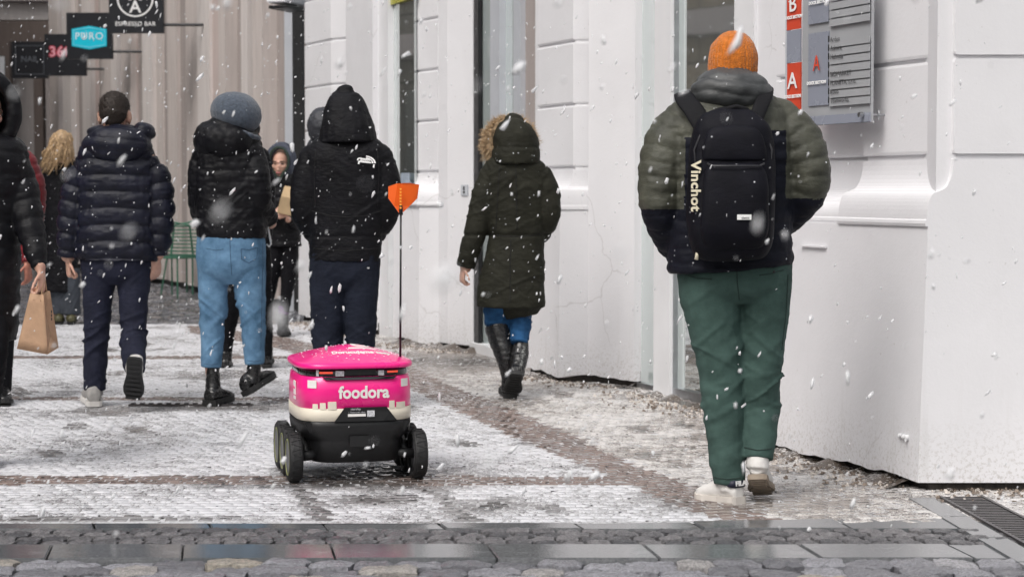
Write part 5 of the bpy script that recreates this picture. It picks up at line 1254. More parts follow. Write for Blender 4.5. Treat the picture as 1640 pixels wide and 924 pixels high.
sh = [p.limb([(370, 366, 53), (370, 395, 56), (370, 425, 55), (371, 442, 46), (372, 455, 28)], .66, pw=2.2), p.limb(legL, .98), p.limb(legR, .98)]
jn_ = solid('jeans', sh, .007, jean, p.o, 2, folds(sh, .0075, 4, 9, 31, .001, 1.3, (p.j(0, 520).z, .15, .6, .1)))
ds_ = plain('denim_thread', (.05, .10, .17), .9, bs=0)
for q in ([(386, 399), (399, 400), (412, 396), (411, 414), (398, 421), (387, 415), (386, 399)], [(368, 384), (369, 410), (371, 440)], [(327, 582), (338, 584), (350, 582)], [(396, 577), (407, 579), (418, 577)], [(420, 390), (420, 440), (419, 500), (417, 560)], [(330, 398), (345, 401), (358, 399)]): stitch(p, jn_, q, ds_, .0017, 'seam')
sock = cloth('grey_sock', (.03, .03, .034), .9, var=.2)
shoe(p, p.j(335, 650, -.06), p.j(366, 640, .12), (0, 0, 1), 1.25, leather, rubber, boot=1, shaft=[(*p.j(341, 585, .0), .040, .042), (*p.j(341, 610, .0), .042, .048), (*p.j(342, 632, -.005), .045, .06)], sole_t=.035, hgt=1.3, chunky=1)
shoe(p, p.j(398, 632, -.05), p.j(437, 606, .16), (-.5, 0, 1), 1.25, leather, rubber, boot=1, shaft=[(*p.j(408, 578, .0), .040, .042), (*p.j(406, 600, .0), .042, .046), (*p.j(404, 614, -.005), .044, .052)], sole_t=.032, hgt=1.35, chunky=1)
ul = empty('umbrella', p.L + p.j(432, 372, .05)); tag(ul, 'small folded umbrella with a white hooked handle held by the woman in jeans', 'umbrella')
mb = MB(); mb.tube([p.j(426, 356, .05) - p.j(432, 372, .05), p.j(430, 368, .05) - p.j(432, 372, .05), p.j(433, 384, .05) - p.j(432, 372, .05), p.j(434, 391, .05) - p.j(432, 372, .05), p.j(431, 395, .05) - p.j(432, 372, .05), p.j(427, 391, .05) - p.j(432, 372, .05)], .0055, 8); mb.build('handle', whitel, ul, True)
mb = MB(); mb.tube([p.j(426, 358, .05) - p.j(432, 372, .05), p.j(412, 345, .18) - p.j(432, 372, .05)], [.014, .02], 8); mb.build('canopy', black_shell, ul, True)

# ---------------------------------------------------------------- 7 person hidden behind her
p = Fig(398, 590, 'person in dark clothes almost hidden behind the woman in jeans')
torso = [(400, 236, 22), (400, 250, 32), (400, 300, 34), (400, 360, 33), (400, 410, 33)]
armL = [(370, 262, 15), (366, 320, 14), (368, 380, 11)]; armR = [(422, 256, 14), (428, 300, 13), (428, 350, 12), (424, 390, 10)]
legL = [(384, 400, 18), (376, 470, 15), (366, 530, 11, .1), (362, 575, 9, .1)]; legR = [(416, 400, 18), (422, 470, 14), (426, 530, 11), (426, 570, 10)]
hc = p.j(396, 216); hs_, _ = headshapes(hc, (0, 1, 0), 1); auto_body(p, torso, [legL, legR], [armL, armR], hs_)
sh = [p.limb(torso, .66), p.arm(armL, torso[0][0]), p.arm(armR, torso[0][0])]; solid('coat', sh, .012, black_shell, p.o, 3, folds(sh, .005))
sh = [p.limb(legL, 1), p.limb(legR, 1)]; solid('trousers', sh, .01, black_jean, p.o, 2, folds(sh, .005))
solid('hat', [ellip(vec(hc) + vec((0, 0, .04)), (.09, .105, .09))], .01, black_shell, p.o, 2)
shoe(p, p.j(361, 594, .05), p.j(361, 584, .3), (0, 0, 1), 1.05, leather, rubber, vox=.009, boot=1, shaft=[(*p.j(361, 562, .1), .05, .05), (*p.j(361, 585, .1), .045, .045)])
shoe(p, p.j(427, 588, .0), p.j(428, 578, .26), (0, 0, 1), 1.05, leather, rubber, vox=.009, boot=1, shaft=[(*p.j(426, 560, .02), .05, .05), (*p.j(426, 578, .02), .045, .045)])

# ---------------------------------------------------------------- 8 hooded woman walking toward the camera with a kraft box
p = Fig(450, 538, 'woman in a grey hood coming toward the camera holding a kraft paper packet')
torso = [(453, 278, 16), (453, 288, 24), (453, 320, 27), (453, 360, 29), (453, 394, 30)]
armL = [(431, 292, 11), (427, 325, 11), (430, 352, 10, -.08), (442, 340, 8, -.2)]; armR = [(474, 292, 11), (478, 330, 11), (474, 358, 10, -.06), (462, 352, 8, -.18)]
legL = [(464, 385, 15), (463, 430, 13), (459, 470, 10), (455, 500, 8)]; legR = [(442, 385, 14), (438, 430, 12), (430, 480, 9, .1), (427, 510, 7, .2)]
hc = p.j(450, 262, -.02); hs_, _ = headshapes(hc, (-.12, -1, -.12), 1.0); hd = hand(p.j(440, 346, -.24), (1, -.25, .25), (-.1, -1, .2), -1, .5, .95)
auto_body(p, torso, [legL, legR], [armL, armR], hs_, [hd], vox=.0075); face_parts(p, hc, (-.12, -1, -.12), 1.0)
sh = [p.limb(torso, .7), p.arm(armL, torso[0][0]), p.arm(armR, torso[0][0])]; solid('coat', sh, .009, black_puff, p.o, 3, quilt(sh, .09, .008, .004, 14))
HC_ = vec(hc); fo = unit((-.1, -1, 0)); ro = np.cross(fo, (0, 0, 1))
hoodshell(0, .022, .095, .125, .055, .03, cloth('grey_hood_cloth', (.045, .052, .075), .6, var=.2, c2=(.08, .09, .12), snow=.3), p, rimr=.026, fo=fo, ro=ro)
mb = MB(); rim = [HC_ + ro * math.cos(a) * .083 + vec((0, 0, .022 + math.sin(a) * .112)) + fo * .078 for a in np.linspace(-.35 * math.pi, 1.35 * math.pi, 22)]; mb.tube([HC_ + vec((0, 0, -.15)) + fo * .1] + rim + [HC_ + vec((0, 0, -.15)) + fo * .1], .011, 8); mb.build('hood_trim', cloth('green_grey_trim', (.035, .05, .04), .8), p.o, True)
sh = [p.limb(legL, 1), p.limb(legR, 1)]; solid('leggings', sh, .008, black_jean, p.o, 2, folds(sh, .003))
purp = cloth('purple_sock', (.10, .015, .14), .9); solid('sock', [p.limb([(455, 490, 8.5), (454, 503, 8)], 1)], .007, purp, p.o, 1); solid('sock', [p.limb([(428, 494, 7.5, .15), (427, 506, 7, .18)], 1)], .007, purp, p.o, 1)
shoe(p, p.j(451, 533, .08), p.j(457, 539, -.16), (0, 0, 1), 1.15, leather, rubber, vox=.007, boot=1, shaft=[(*p.j(454, 500, .03), .046, .046), (*p.j(453, 526, .04), .046, .05)], sole_t=.03)
shoe(p, p.j(426, 518, .38), p.j(428, 531, .16), (0, .5, 1), 1.1, leather, rubber, vox=.007, boot=1, shaft=[(*p.j(427, 500, .2), .045, .045), (*p.j(426, 512, .28), .045, .05)])
kb = empty('kraft_packet', p.L + p.j(456, 342, -.28)); tag(kb, 'kraft paper takeaway packet held up by the hooded woman walking toward the camera', 'packet')
mb = MB(); rx = Matrix.Rotation(R(12), 4, 'Y') @ Matrix.Rotation(R(14), 4, 'X')
v = [(-.062, -.035, 0), (.062, -.035, 0), (.062, .035, 0), (-.062, .035, 0), (-.050, -.04, .15), (.05, -.04, .15), (.052, .03, .155), (-.052, .03, .155), (-.045, .03, .225), (.048, .03, .225), (.045, .038, .225), (-.045, .038, .225)]
mb.add([rx @ Vector(q) for q in v], [(3, 2, 1, 0), (0, 1, 5, 4), (1, 2, 6, 5), (3, 0, 4, 7), (2, 3, 7, 6), (4, 5, 9, 8), (5, 6, 10, 9), (6, 7, 11, 10), (7, 4, 8, 11), (8, 9, 10, 11)])
mb.build('paper', plain('kraft_light', (.50, .36, .21), .8, var=.1, bs=.3), kb, bevel=.003)

# ---------------------------------------------------------------- 9 man in the black hooded shell in the middle
p = Fig(551, 657, 'hooded man in a black shell jacket with a white shoulder logo behind the pink robot')
torso = [(556, 214, 36, 0), (556, 226, 54, 0), (556, 244, 65, 0), (556, 270, 68, 0), (556, 320, 64, 0), (554, 370, 59, 0), (553, 418, 57, 0)]
armL = [(502, 252, 27), (492, 290, 26, -.01), (488, 330, 23, -.01), (494, 358, 20, .03), (508, 380, 16, .1)]; armR = [(606, 250, 27), (616, 290, 26, -.01), (619, 330, 23, -.01), (611, 358, 20, .03), (598, 378, 16, .1)]
legL = [(526, 405, 31), (525, 450, 29.5), (524, 500, 27), (524, 555, 24), (524, 600, 21), (524, 640, 19)]; legR = [(580, 405, 31), (579, 450, 29), (578, 500, 26), (577, 555, 23.5), (577, 600, 21), (577, 640, 19)]
hc = p.j(555, 182); hs_, _ = headshapes(hc, (0, 1, 0), 1); auto_body(p, torso, [legL, legR], [armL, armR], hs_)
sh = [p.limb(torso, .62, pw=2.4, n=28), p.arm(armL, torso[0][0]), p.arm(armR, torso[0][0])]
zb_ = [p.j(0, y_).z for y_ in (378, 330, 402)]
fd = folds(sh, .006, 5, 12, 41, .002)
jk_ = solid('jacket', sh, .008, black_shell, p.o, 3, lambda co, no: fd(co, no) - .006 * sum(np.exp(-((co[:, 2] - z_) / .008) ** 2) for z_ in zb_[:1]))
th_ = plain('shell_seam', (.002, .002, .003), .8, bs=0)
for q in ([(500, 338), (530, 346), (556, 348), (585, 346), (610, 338)], [(502, 398), (530, 401), (556, 402), (605, 398)], [(506, 240), (503, 280), (505, 330)], [(604, 238), (607, 280), (604, 330)]): stitch(p, jk_, q, th_, .0025)
sh = [p.limb([(553, 147, 13, .02), (553, 153, 23, .02), (554, 168, 33, .01), (555, 188, 39, 0), (556, 208, 44, -.01), (557, 228, 47, -.01)], .95, pw=2.1, round0=True)]
solid('hood', sh, .0075, black_shell, p.o, 3, lambda co, no: .006 * vn(co * 16, 3) + .003 * vn(co * 40, 4))
sh = [p.limb([(553, 400, 54), (553, 440, 55), (552, 462, 34)], .6, pw=2.2), p.limb(legL, .98), p.limb(legR, .98)]
solid('jeans', sh, .008, cloth('dark_jeans', (.012, .015, .026), .85, var=.25, bs=.5), p.o, 2, folds(sh, .010, 5, 12, 51, .002, 1.3, (p.j(0, 545).z, .15, .1, .1)))
for x_ in (524, 577): shoe(p, p.j(x_, 658, -.06), p.j(x_ + (6 if x_ > 550 else -6), 646, .2), (0, 0, 1), 1.1, leather, rubber, shaft=[(*p.j(x_, 635, 0), .05, .05), (*p.j(x_, 645, 0), .05, .05)])
# white logo on the back of the right shoulder: three curved bars and two little feet, with the small words
mb = MB(); c0_ = p.j(588, 258, -.178); tiltm = frame(Vector(c0_), (1, 0, -.12), (0, .12, 1))
def arcbar(r0, r1, a0, a1, cx=0, cy=0):
    n = 12; v = []
    for k in range(n + 1):
        a = a0 + (a1 - a0) * k / n
        for r_ in (r0, r1):
            for z in (0, .004): v.append(tiltm @ Vector((cx + math.cos(a) * r_, cy + math.sin(a) * r_ * .75, z)))
    f = []
    for k in range(n): i = k * 4; j_ = i + 4; f += [(i, i + 2, j_ + 2, j_), (i + 1, j_ + 1, j_ + 3, i + 3), (i, j_, j_ + 1, i + 1), (i + 2, i + 3, j_ + 3, j_ + 2)]
    f += [(0, 1, 3, 2), (n * 4, n * 4 + 2, n * 4 + 3, n * 4 + 1)]; mb.add(v, f)
for r0, r1 in ((.047, .056), (.034, .043), (.021, .030)): arcbar(r0, r1, .15, 1.62, -.006, -.014)
mb.box((.0, .0, .002), (.056, .024, .004), mtx=tiltm @ Matrix.Translation((-.012, .0, 0))); arcbar(.010, .018, 1.2, 3.4, -.038, .0); mb.box((0, 0, .002), (.008, .018, .004), mtx=tiltm @ Matrix.Translation((-.044, -.014, 0))); mb.box((0, 0, .002), (.008, .018, .004), mtx=tiltm @ Matrix.Translation((.040, -.024, 0)))
mb.build('logo', whitel, p.o)
text('THE NORTH FACE', .009, blackl, p.o, tiltm @ Matrix.Translation((-.012, .0, .005)), .0003)

# ---------------------------------------------------------------- 10 person in a long quilted coat in front of him
p = Fig(524, 592, 'person in a long grey quilted coat half hidden by the black shell man')
torso = [(522, 218, 20), (523, 234, 32), (525, 280, 34), (527, 360, 33), (529, 440, 33.5), (530, 508, 33)]
armL = [(499, 250, 13), (495, 300, 13), (497, 360, 11)]; armR = [(549, 250, 13), (556, 300, 12), (556, 360, 11)]
legL = [(512, 490, 13), (512, 540, 11), (512, 580, 9)]; legR = [(540, 490, 13), (540, 540, 11), (540, 580, 9)]
hc = p.j(519, 206); hs_, _ = headshapes(hc, (0, 1, 0), .85); auto_body(p, torso, [legL, legR], [armL, armR], hs_)
gq = cloth('dark_grey_quilt', (.035, .037, .045), .5, var=.2, snow=.3, spec=.4)
sh = [p.limb(torso, .7, pw=2.3), p.arm(armL, torso[0][0]), p.arm(armR, torso[0][0])]; solid('coat', sh, .01, gq, p.o, 3, quilt(sh, .085, .010, .004, 24))
solid('hood', [p.ball(517, 203, 25, 32, 31, 0)], .009, gq, p.o, 3, knitd(.005))
sh = [p.limb(legL, 1), p.limb(legR, 1)]; solid('trousers', sh, .012, black_jean, p.o, 2)
for x_ in (512, 540): shoe(p, p.j(x_, 593, -.05), p.j(x_, 583, .2), (0, 0, 1), 1, leather, rubber, vox=.01, shaft=[(*p.j(x_, 570, 0), .05, .05), (*p.j(x_, 584, 0), .05, .05)])

# ---------------------------------------------------------------- 11 woman in the parka with the fur hood
p = Fig(815, 636, 'woman in a dark olive parka with a fur edged hood and tall black boots')
parka = cloth('dark_olive_parka', (.020, .020, .014), .7, var=.25, snow=.3, bs=.45, creases=.8)
torso = [(824, 250, 34, 0), (824, 266, 50, 0), (826, 300, 54, 0), (828, 345, 49, 0), (828, 378, 45, 0), (824, 420, 49, 0), (819, 460, 54, 0), (818, 492, 55, 0)]
armL = [(784, 282, 22), (775, 320, 22), (765, 360, 20, -.01), (754, 395, 18, -.01), (746, 428, 14.5, 0)]; armR = [(868, 282, 22), (876, 315, 22), (878, 345, 20, -.01), (868, 372, 17, .06), (852, 385, 14, .12)]
legL = [(800, 470, 24), (798, 510, 22, .1), (800, 535, 19, .08), (812, 570, 16, .0), (818, 605, 13, 0), (818, 622, 12)]; legR = [(838, 470, 23), (836, 520, 18), (832, 560, 15, -.05), (826, 600, 12, -.1), (824, 615, 11, -.12)]
hc = p.j(822, 226); hs_, _ = headshapes(hc, (-.2, 1, 0), 1); hd = hand(p.j(742, 430, 0), (-.12, .0, -1), (-.9, -.4, 0), -1, .8, .85)
auto_body(p, torso, [legL, legR], [armL, armR], hs_, [hd], vox=.0075)
tor2 = torso[:-1] + [(818, 492, 55, 0, .68)]
sh = [p.limb(torso, .66, n=28), p.arm(armL, torso[0][0]), p.arm(armR, torso[0][0]), p.limb([(834, 470, 40), (834, 492, 37), (836, 507, 26)], .8)]
fd2 = folds(sh, .007, 4, 13, 61, .002); zc_ = p.j(0, 376).z
pk_ = solid('parka', sh, .008, parka, p.o, 3, lambda co, no: fd2(co, no) - .010 * np.exp(-((co[:, 2] - zc_) / .010) ** 2))
sh = [p.limb([(824, 196, 16, .02), (824, 203, 27, .01), (825, 218, 35, 0), (826, 235, 38, 0), (826, 250, 39, -.01), (826, 262, 38, -.01)], 1.0, round0=True)]
hf = folds(sh + [p.limb(torso)], .004)
zh_ = p.j(0, 236).z
solid('hood', sh, .0075, parka, p.o, 3, lambda co, no: .006 * vn(co * 14, 3) + .003 * vn(co * 40, 4) - .006 * np.exp(-((co[:, 2] - zh_) / .008) ** 2))
# fur: thousands of tapering hairs round the hood opening, which faces away and left
furm = plain('fawn_fur', (.46, .33, .20), .7, var=.45, scale=60, bs=0); rr_ = np.random.default_rng(3)
for q in ([(826, 262), (827, 310), (828, 368)], [(786, 376), (810, 379), (840, 379), (866, 375)], [(800, 268), (797, 320), (794, 370)], [(818, 384), (817, 430), (817, 485)]): stitch(p, pk_, q, th_, .0025)
fa = unit((-.34, .94, 0)); rf = np.cross(fa, (0, 0, 1)); Cf = vec(p.j(822, 229)) + fa * .060
N = 5200; a = rr_.uniform(-.30 * math.pi, 1.30 * math.pi, N); root = Cf + rf * (np.cos(a) * .145)[:, None] + vec((0, 0, 1)) * (np.sin(a) * .138)[:, None] + rr_.normal(0, .012, (N, 3))
radial = rf * np.cos(a)[:, None] + vec((0, 0, 1)) * np.sin(a)[:, None]
dirn = radial * rr_.uniform(.3, 1.2, N)[:, None] + fa * rr_.uniform(-.8, .8, N)[:, None] + rr_.normal(0, .45, (N, 3)); dirn /= np.linalg.norm(dirn, axis=1)[:, None]
ln = rr_.uniform(.022, .055, N)[:, None]; sidev = np.cross(dirn, rr_.normal(0, 1, (N, 3))); sidev /= np.linalg.norm(sidev, axis=1)[:, None]; sid2 = np.cross(dirn, sidev)
V = np.stack([root + sidev * .0022, root - sidev * .0011 + sid2 * .0019, root - sidev * .0011 - sid2 * .0019, root + dirn * ln + vec((0, 0, -.010))], 1).reshape(-1, 3)
b_ = np.arange(N) * 4; Fc = np.stack([np.stack([b_, b_ + 1, b_ + 3], 1), np.stack([b_ + 1, b_ + 2, b_ + 3], 1), np.stack([b_ + 2, b_, b_ + 3], 1)], 1).reshape(-1, 3)
me = bpy.data.meshes.new('fur_trim'); me.from_pydata(V.tolist(), [], Fc.tolist()); ft = link('fur_trim', me, furm, p.o); ft['kind'] = 'stuff'
rim = [(*(Cf + rf * math.cos(q_) * .135 + vec((0, 0, 1)) * math.sin(q_) * .128), .026, .03) for q_ in np.linspace(-.3 * math.pi, 1.3 * math.pi, 20)]
solid('fur_base', [loft(rim, ax=fa, n=12, sub=2)], .008, furm, p.o, 1, knitd(.008, 3))
bj_ = cloth('blue_jeans', (.012, .05, .13), .85, var=.3, c2=(.02, .08, .19), bs=.5)
sh = [p.limb([(800, 478, 27), (799, 510, 24, .06), (801, 530, 20, .06)], 1), p.limb([(834, 478, 22), (834, 520, 17), (831, 550, 14, -.05)], 1)]; solid('jeans', sh, .008, bj_, p.o, 2, folds(sh, .005))
sh1 = [(797, 520, 22, .05), (803, 545, 20, .03), (811, 572, 18, 0), (817, 598, 15, 0), (817, 618, 14.5, 0), (816, 628, 14, 0)]
def bootst(pts): return p.st(pts, .98)
shoe(p, p.j(817, 638, -.05), p.j(812, 627, .20), (0, 0, 1), 1.15, leather, rubber, boot=1, shaft=bootst(sh1), sole_t=.028)
sh2 = [(836, 540, 10, -.02), (833, 565, 14, -.06), (829, 590, 13, -.14), (826, 606, 12, -.2)]
shoe(p, p.j(826, 600, -.27), p.j(820, 632, -.12), (0, .8, .4), 1.1, leather, rubber, boot=1, shaft=bootst(sh2), sole_t=.026)

# ================================================================== DELIVERY ROBOT
pink = plain('hot_pink_shell', (.93, .010, .25), .32, var=.03, scale=3, bs=.03, coat=.4); cream = plain('cream_band', (.72, .66, .55), .45, var=.05, scale=6, bs=.03)
blk = plain('black_plastic', (.007, .007, .008), .5, var=.2, scale=30, bs=.12, bd=.002); gloss = plain('gloss_black', (.012, .012, .015), .08, var=.1, bs=0, coat=.6)
grayh = plain('grey_hub', (.10, .10, .11), .5, var=.1); ringy = plain('yellow_ring', (.28, .30, .12), .5, bs=0)
hotw = plain('robot_white', (.80, .78, .76), .45, var=.02, bs=0); refl = plain('reflector', (.55, .55, .58), .2, var=.4, scale=120, bs=0)
tail = plain('tail_lamp', (.60, .05, .03), .3, bs=0); tn = tail.node_tree.nodes['Principled BSDF']; tn.inputs['Emission Color'].default_value = (1, .12, .06, 1); tn.inputs['Emission Strength'].default_value = .55
rb = empty('delivery_robot', (-.716, 8.715, 0), R(13)); tag(rb, 'pink and black six wheeled delivery robot with an orange flag and white lettering', 'robot')
def se(a, b, n=72, pw=4.2):
    out = []
    for k in range(n):
        t = 2 * math.pi * (k + .5) / n; c_, s_ = math.cos(t), math.sin(t); out.append((math.copysign(abs(c_) ** (2 / pw), c_) * a, math.copysign(abs(s_) ** (2 / pw), s_) * b))
    return out
def shell(levels, name, m, pw=4.2, smooth=True, n=72):
    v = []; 
    for (a, b, z) in levels: v += [(x, y, z) for x, y in se(a, b, n, pw)]
    k = len(levels); f = [(i * n + q, i * n + (q + 1) % n, (i + 1) * n + (q + 1) % n, (i + 1) * n + q) for i in range(k - 1) for q in range(n)] + [tuple(range(n))[::-1], tuple(range((k - 1) * n, k * n))]
    o = MB().add(v, f).build(name, m, rb, smooth)
    return o
A0, B0 = .249, .290
shell([(.190, .250, .082), (.205, .270, .090), (.209, .276, .17), (.212, .278, .182), (A0 - .004, B0 - .004, .205), (A0, B0, .24), (A0, B0, .262), (A0 - .006, B0 - .006, .264)], 'chassis', blk)
shell([(A0 - .004, B0 - .004, .262), (A0 + .002, B0 + .002, .265), (A0 + .003, B0 + .003, .316), (A0 - .002, B0 - .002, .318)], 'cream_band', cream)
shell([(A0 - .004, B0 - .004, .3165), (A0 + .001, B0 + .001, .319), (A0 + .0005, B0 + .0005, .40), (A0 - .006, B0 - .006, .448), (A0 - .012, B0 - .012, .452)], 'pink_body', pink)
shell([(A0 - .014, B0 - .014, .450), (A0 - .012, B0 - .012, .456), (A0 - .012, B0 - .012, .489)], 'light_band', gloss)
def dome(x, y):
    r_ = (abs(x / (A0 + .006)) ** 2.6 + abs(y / (B0 + .008)) ** 2.6) ** (1 / 2.6); return .507 + .062 * max(0, 1 - r_ ** 1.35)
v = []; n = 72; ks = [1.0, 1.0, .985, .95, .88, .78, .66, .52, .36, .2, .04]; zz = []
o_ = se(A0 + .006, B0 + .008, n, 4.2)
lv = [(1.0, .487), (1.008, .493), (1.005, .502)] + [(k, None) for k in (.985, .95, .88, .78, .66, .52, .36, .2, .05)]
for sc, z in lv: v += [(x * sc, y * sc, z if z else .507 + .062 * max(0, 1 - sc ** 1.35)) for x, y in o_]
k = len(lv); f = [(i * n + q, i * n + (q + 1) % n, (i + 1) * n + (q + 1) % n, (i + 1) * n + q) for i in range(k - 1) for q in range(n)] + [tuple(range(n))[::-1], tuple(range((k - 1) * n, k * n))]
lid = MB().add(v, f).build('lid', pink, rb, True)
def lidz(x, y):
    t = 1.0
    # scale level at which the outline passes through (x, y)
    r_ = (abs(x / (A0 + .006)) ** 4.2 + abs(y / (B0 + .008)) ** 4.2) ** (1 / 4.2); return .507 + .062 * max(0, 1 - r_ ** 1.35)
def onlid(c): c = Vector(c); c.z = lidz(c.x, c.y) + .0012 + (c.z) * .5; return c
text('Dorucujeme tady', .036, hotw, lid, Matrix.Translation((.03, -.150, 0)) @ Matrix.Diagonal((1, 1.5, 1, 1)), .001, .0014, conv=onlid)
# white emblem on the lid: a rounded mark over a short bar
mb = MB()
def lidpatch(pts): 
    n_ = len(pts); v_ = [onlid((x, y, .0)) + Vector((0, 0, .0006)) for x, y in pts] + [onlid((x, y, .0)) + Vector((0, 0, -.001)) for x, y in pts]
    mb.add(v_, [tuple(range(n_)), tuple(range(n_, 2 * n_))[::-1]] + [(i, (i + 1) % n_, n_ + (i + 1) % n_, n_ + i) for i in range(n_)])
for k in range(20):
    a, b = k * 2 * math.pi / 20, (k + 1) * 2 * math.pi / 20
    lidpatch([(.045 + math.cos(a) * .042, -.012 + math.sin(a) * .05), (.045 + math.cos(b) * .042, -.012 + math.sin(b) * .05), (.045 + math.cos(b) * .024, -.012 + math.sin(b) * .028), (.045 + math.cos(a) * .024, -.012 + math.sin(a) * .028)])
for k in range(6): x_ = -.015 + k * .02; lidpatch([(x_, -.095), (x_ + .02, -.095), (x_ + .02, -.075), (x_, -.075)])
mb.build('emblem', hotw, lid)
mb = MB()
for k in range(130):
    a, q = random.uniform(0, 6.283), math.sqrt(random.random()) * .9; x_, y_ = math.cos(a) * q * A0, math.sin(a) * q * B0; rr0 = random.uniform(.0012, .0042)
    V_, F2_, _ = ellip(onlid((x_, y_, 0)), (rr0, rr0 * random.uniform(.7, 1.4), rr0 * .6), None, 3); mb.add(V_, F2_)
mb.build('melting_snow', plain('wet_snow', (.82, .84, .88), .35, bs=0), lid, True)['kind'] = 'stuff'
# lettering and lamps on the rear face
def rear(c): 
    c = Vector(c); x = c.x; y = -(B0 + .001) * (1 - min(.999, abs(x / (A0 + .001))) ** 4.2) ** (1 / 4.2); c.y = y + c.y; return c
def rtext(body, size, m, x, z, par=rb, ext=.0008, off=.0, sx=1, lift=.002, sp=1, nm='lettering'):
    return text(body, size, m, par, frame(Vector((x, -lift, z)), (1, 0, 0), (0, 0, 1)), ext, off, nm, spacing=sp, conv=rear, sx=sx)
def rpanel(pts, m, name, th=.004, par=rb, base=0.0):
    # densify along x so that the plate follows the curved rear
    pp = []
    for i in range(len(pts)):
        a, b = pts[i], pts[(i + 1) % len(pts)]; n_ = max(1, int(abs(b[0] - a[0]) / .012))
        for k in range(n_): pp.append((a[0] + (b[0] - a[0]) * k / n_, a[1] + (b[1] - a[1]) * k / n_))
    n_ = len(pp); fr_ = [rear((x, -th - base, z)) for x, z in pp]; bk = [rear((x, .004, z)) for x, z in pp]
    return MB().add(fr_ + bk, [tuple(range(n_)), tuple(range(n_, 2 * n_))[::-1]] + [(i, (i + 1) % n_, n_ + (i + 1) % n_, n_ + i) for i in range(n_)]).build(name, m, par)
rtext('foodora', .072, hotw, .022, .384, off=.0022, sx=.93, lift=.0025)
rpanel([(-.105, .2625), (.165, .2625), (.118, .322), (-.062, .322)], blk, 'rear_plate', .006)
for x0, x1, zt in ((-.195, -.173, .338), (-.166, -.141, .343), (-.133, -.096, .348), (.130, .155, .347), (.162, .205, .340)): rpanel([(x0, .314), (x1, .314), (x1 - .001, zt), (x0 + .001, zt)], cream, 'castle_block', .0035)
for x0 in (-.213, .185): rpanel([(x0, .405), (x0 + .034, .405), (x0 + .034, .438), (x0, .438)], hotw, 'white_sticker', .0022)
rpanel([(-.048, .284), (.028, .284), (.028, .295), (-.048, .295)], hotw, 'plate_label', .0085); rpanel([(.034, .282), (.066, .282), (.066, .308), (.034, .308)], refl, 'plate_label', .0085)
rtext('starship', .014, refl, -.015, .316, lift=.009); rtext('i  Autonomni robot', .009, refl, -.01, .302, lift=.009)
rpanel([(-.04, .155), (.045, .155), (.045, .20), (-.04, .20)], blk, 'service_cover', .004)
def bandp(x0, x1, z0, z1, m, nm, th): 
    o = rpanel([(x0, z0), (x1, z0), (x1, z1), (x0, z1)], m, nm, th); o.location = (0, .012, 0); return o
rpanel([(-.14, .440), (.15, .440), (.165, .452), (-.155, .452)], gloss, 'lamp_lower_lip', .003)
bandp(-.165, -.110, .466, .474, tail, 'tail_lamp', .003); bandp(.125, .172, .466, .474, tail, 'tail_lamp', .003)
bandp(-.178, -.168, .456, .482, refl, 'reflector', .003); bandp(-.098, -.062, .455, .477, refl, 'reflector', .003); bandp(.085, .110, .455, .477, refl, 'reflector', .003); bandp(-.055, .075, .459, .482, blk, 'camera_slot', .004)
# left side badge
for (z0, z1, hw, mm_, nm) in ((.365, .425, .030, hotw, 'side_badge'), (.345, .358, .026, hotw, 'side_caption')):
    o = MB().box((-(A0 + .0015), -.10, (z0 + z1) / 2), (.004, hw * 2, z1 - z0)).build(nm, mm_, rb, bevel=.001)
text('foodora', .016, pink, rb, frame(Vector((-(A0 + .004), -.10, .395)), (0, -1, 0), (0, 0, 1)), .0005, .0004)
# wheels
tyre_m = plain('tyre_rubber', (.012, .012, .013), .65, var=.25, scale=40, bs=.3)
def lathe(prof, n, x0):
    v = []; 
    for (r_, x) in prof:
        for k in range(n): a = 2 * math.pi * k / n; v.append((x0 + x, math.cos(a) * r_, math.sin(a) * r_))
    m_ = len(prof); f = [(i * n + k, i * n + (k + 1) % n, (i + 1) * n + (k + 1) % n, (i + 1) * n + k) for i in range(m_ - 1) for k in range(n)]
    return v, f
tm = MB(); tm.add(*lathe([(.082, -.027), (.094, -.030), (.102, -.024), (.106, -.012), (.106, .012), (.102, .024), (.094, .030), (.082, .027), (.080, 0), (.082, -.027)], 40, 0))
for k in range(30):
    a = 2 * math.pi * k / 30; c_ = Vector((0, math.cos(a) * .1065, math.sin(a) * .1065)); mt = Matrix.Translation(c_) @ Matrix.Rotation(a, 4, 'X') @ Matrix.Rotation(R(18 if k % 2 else -18), 4, 'Y')
    tm.box((0, 0, 0), (.040, .003, .006), mtx=mt)
tyre_me = tm.mesh('tyre', False)
hm = MB(); hm.add(*lathe([(.0, -.024), (.05, -.026), (.078, -.026), (.081, -.022), (.081, .018), (.0, .018)], 40, 0)); hub_me = hm.mesh('hub', True)
rm = MB(); rm.add(*lathe([(.0745, -.0255), (.0745, -.0285), (.0785, -.0285), (.0785, -.0255)], 40, 0)); ring_me = rm.mesh('rim_ring', False)
tyre_me.materials.append(tyre_m); hub_me.materials.append(grayh); ring_me.materials.append(ringy)
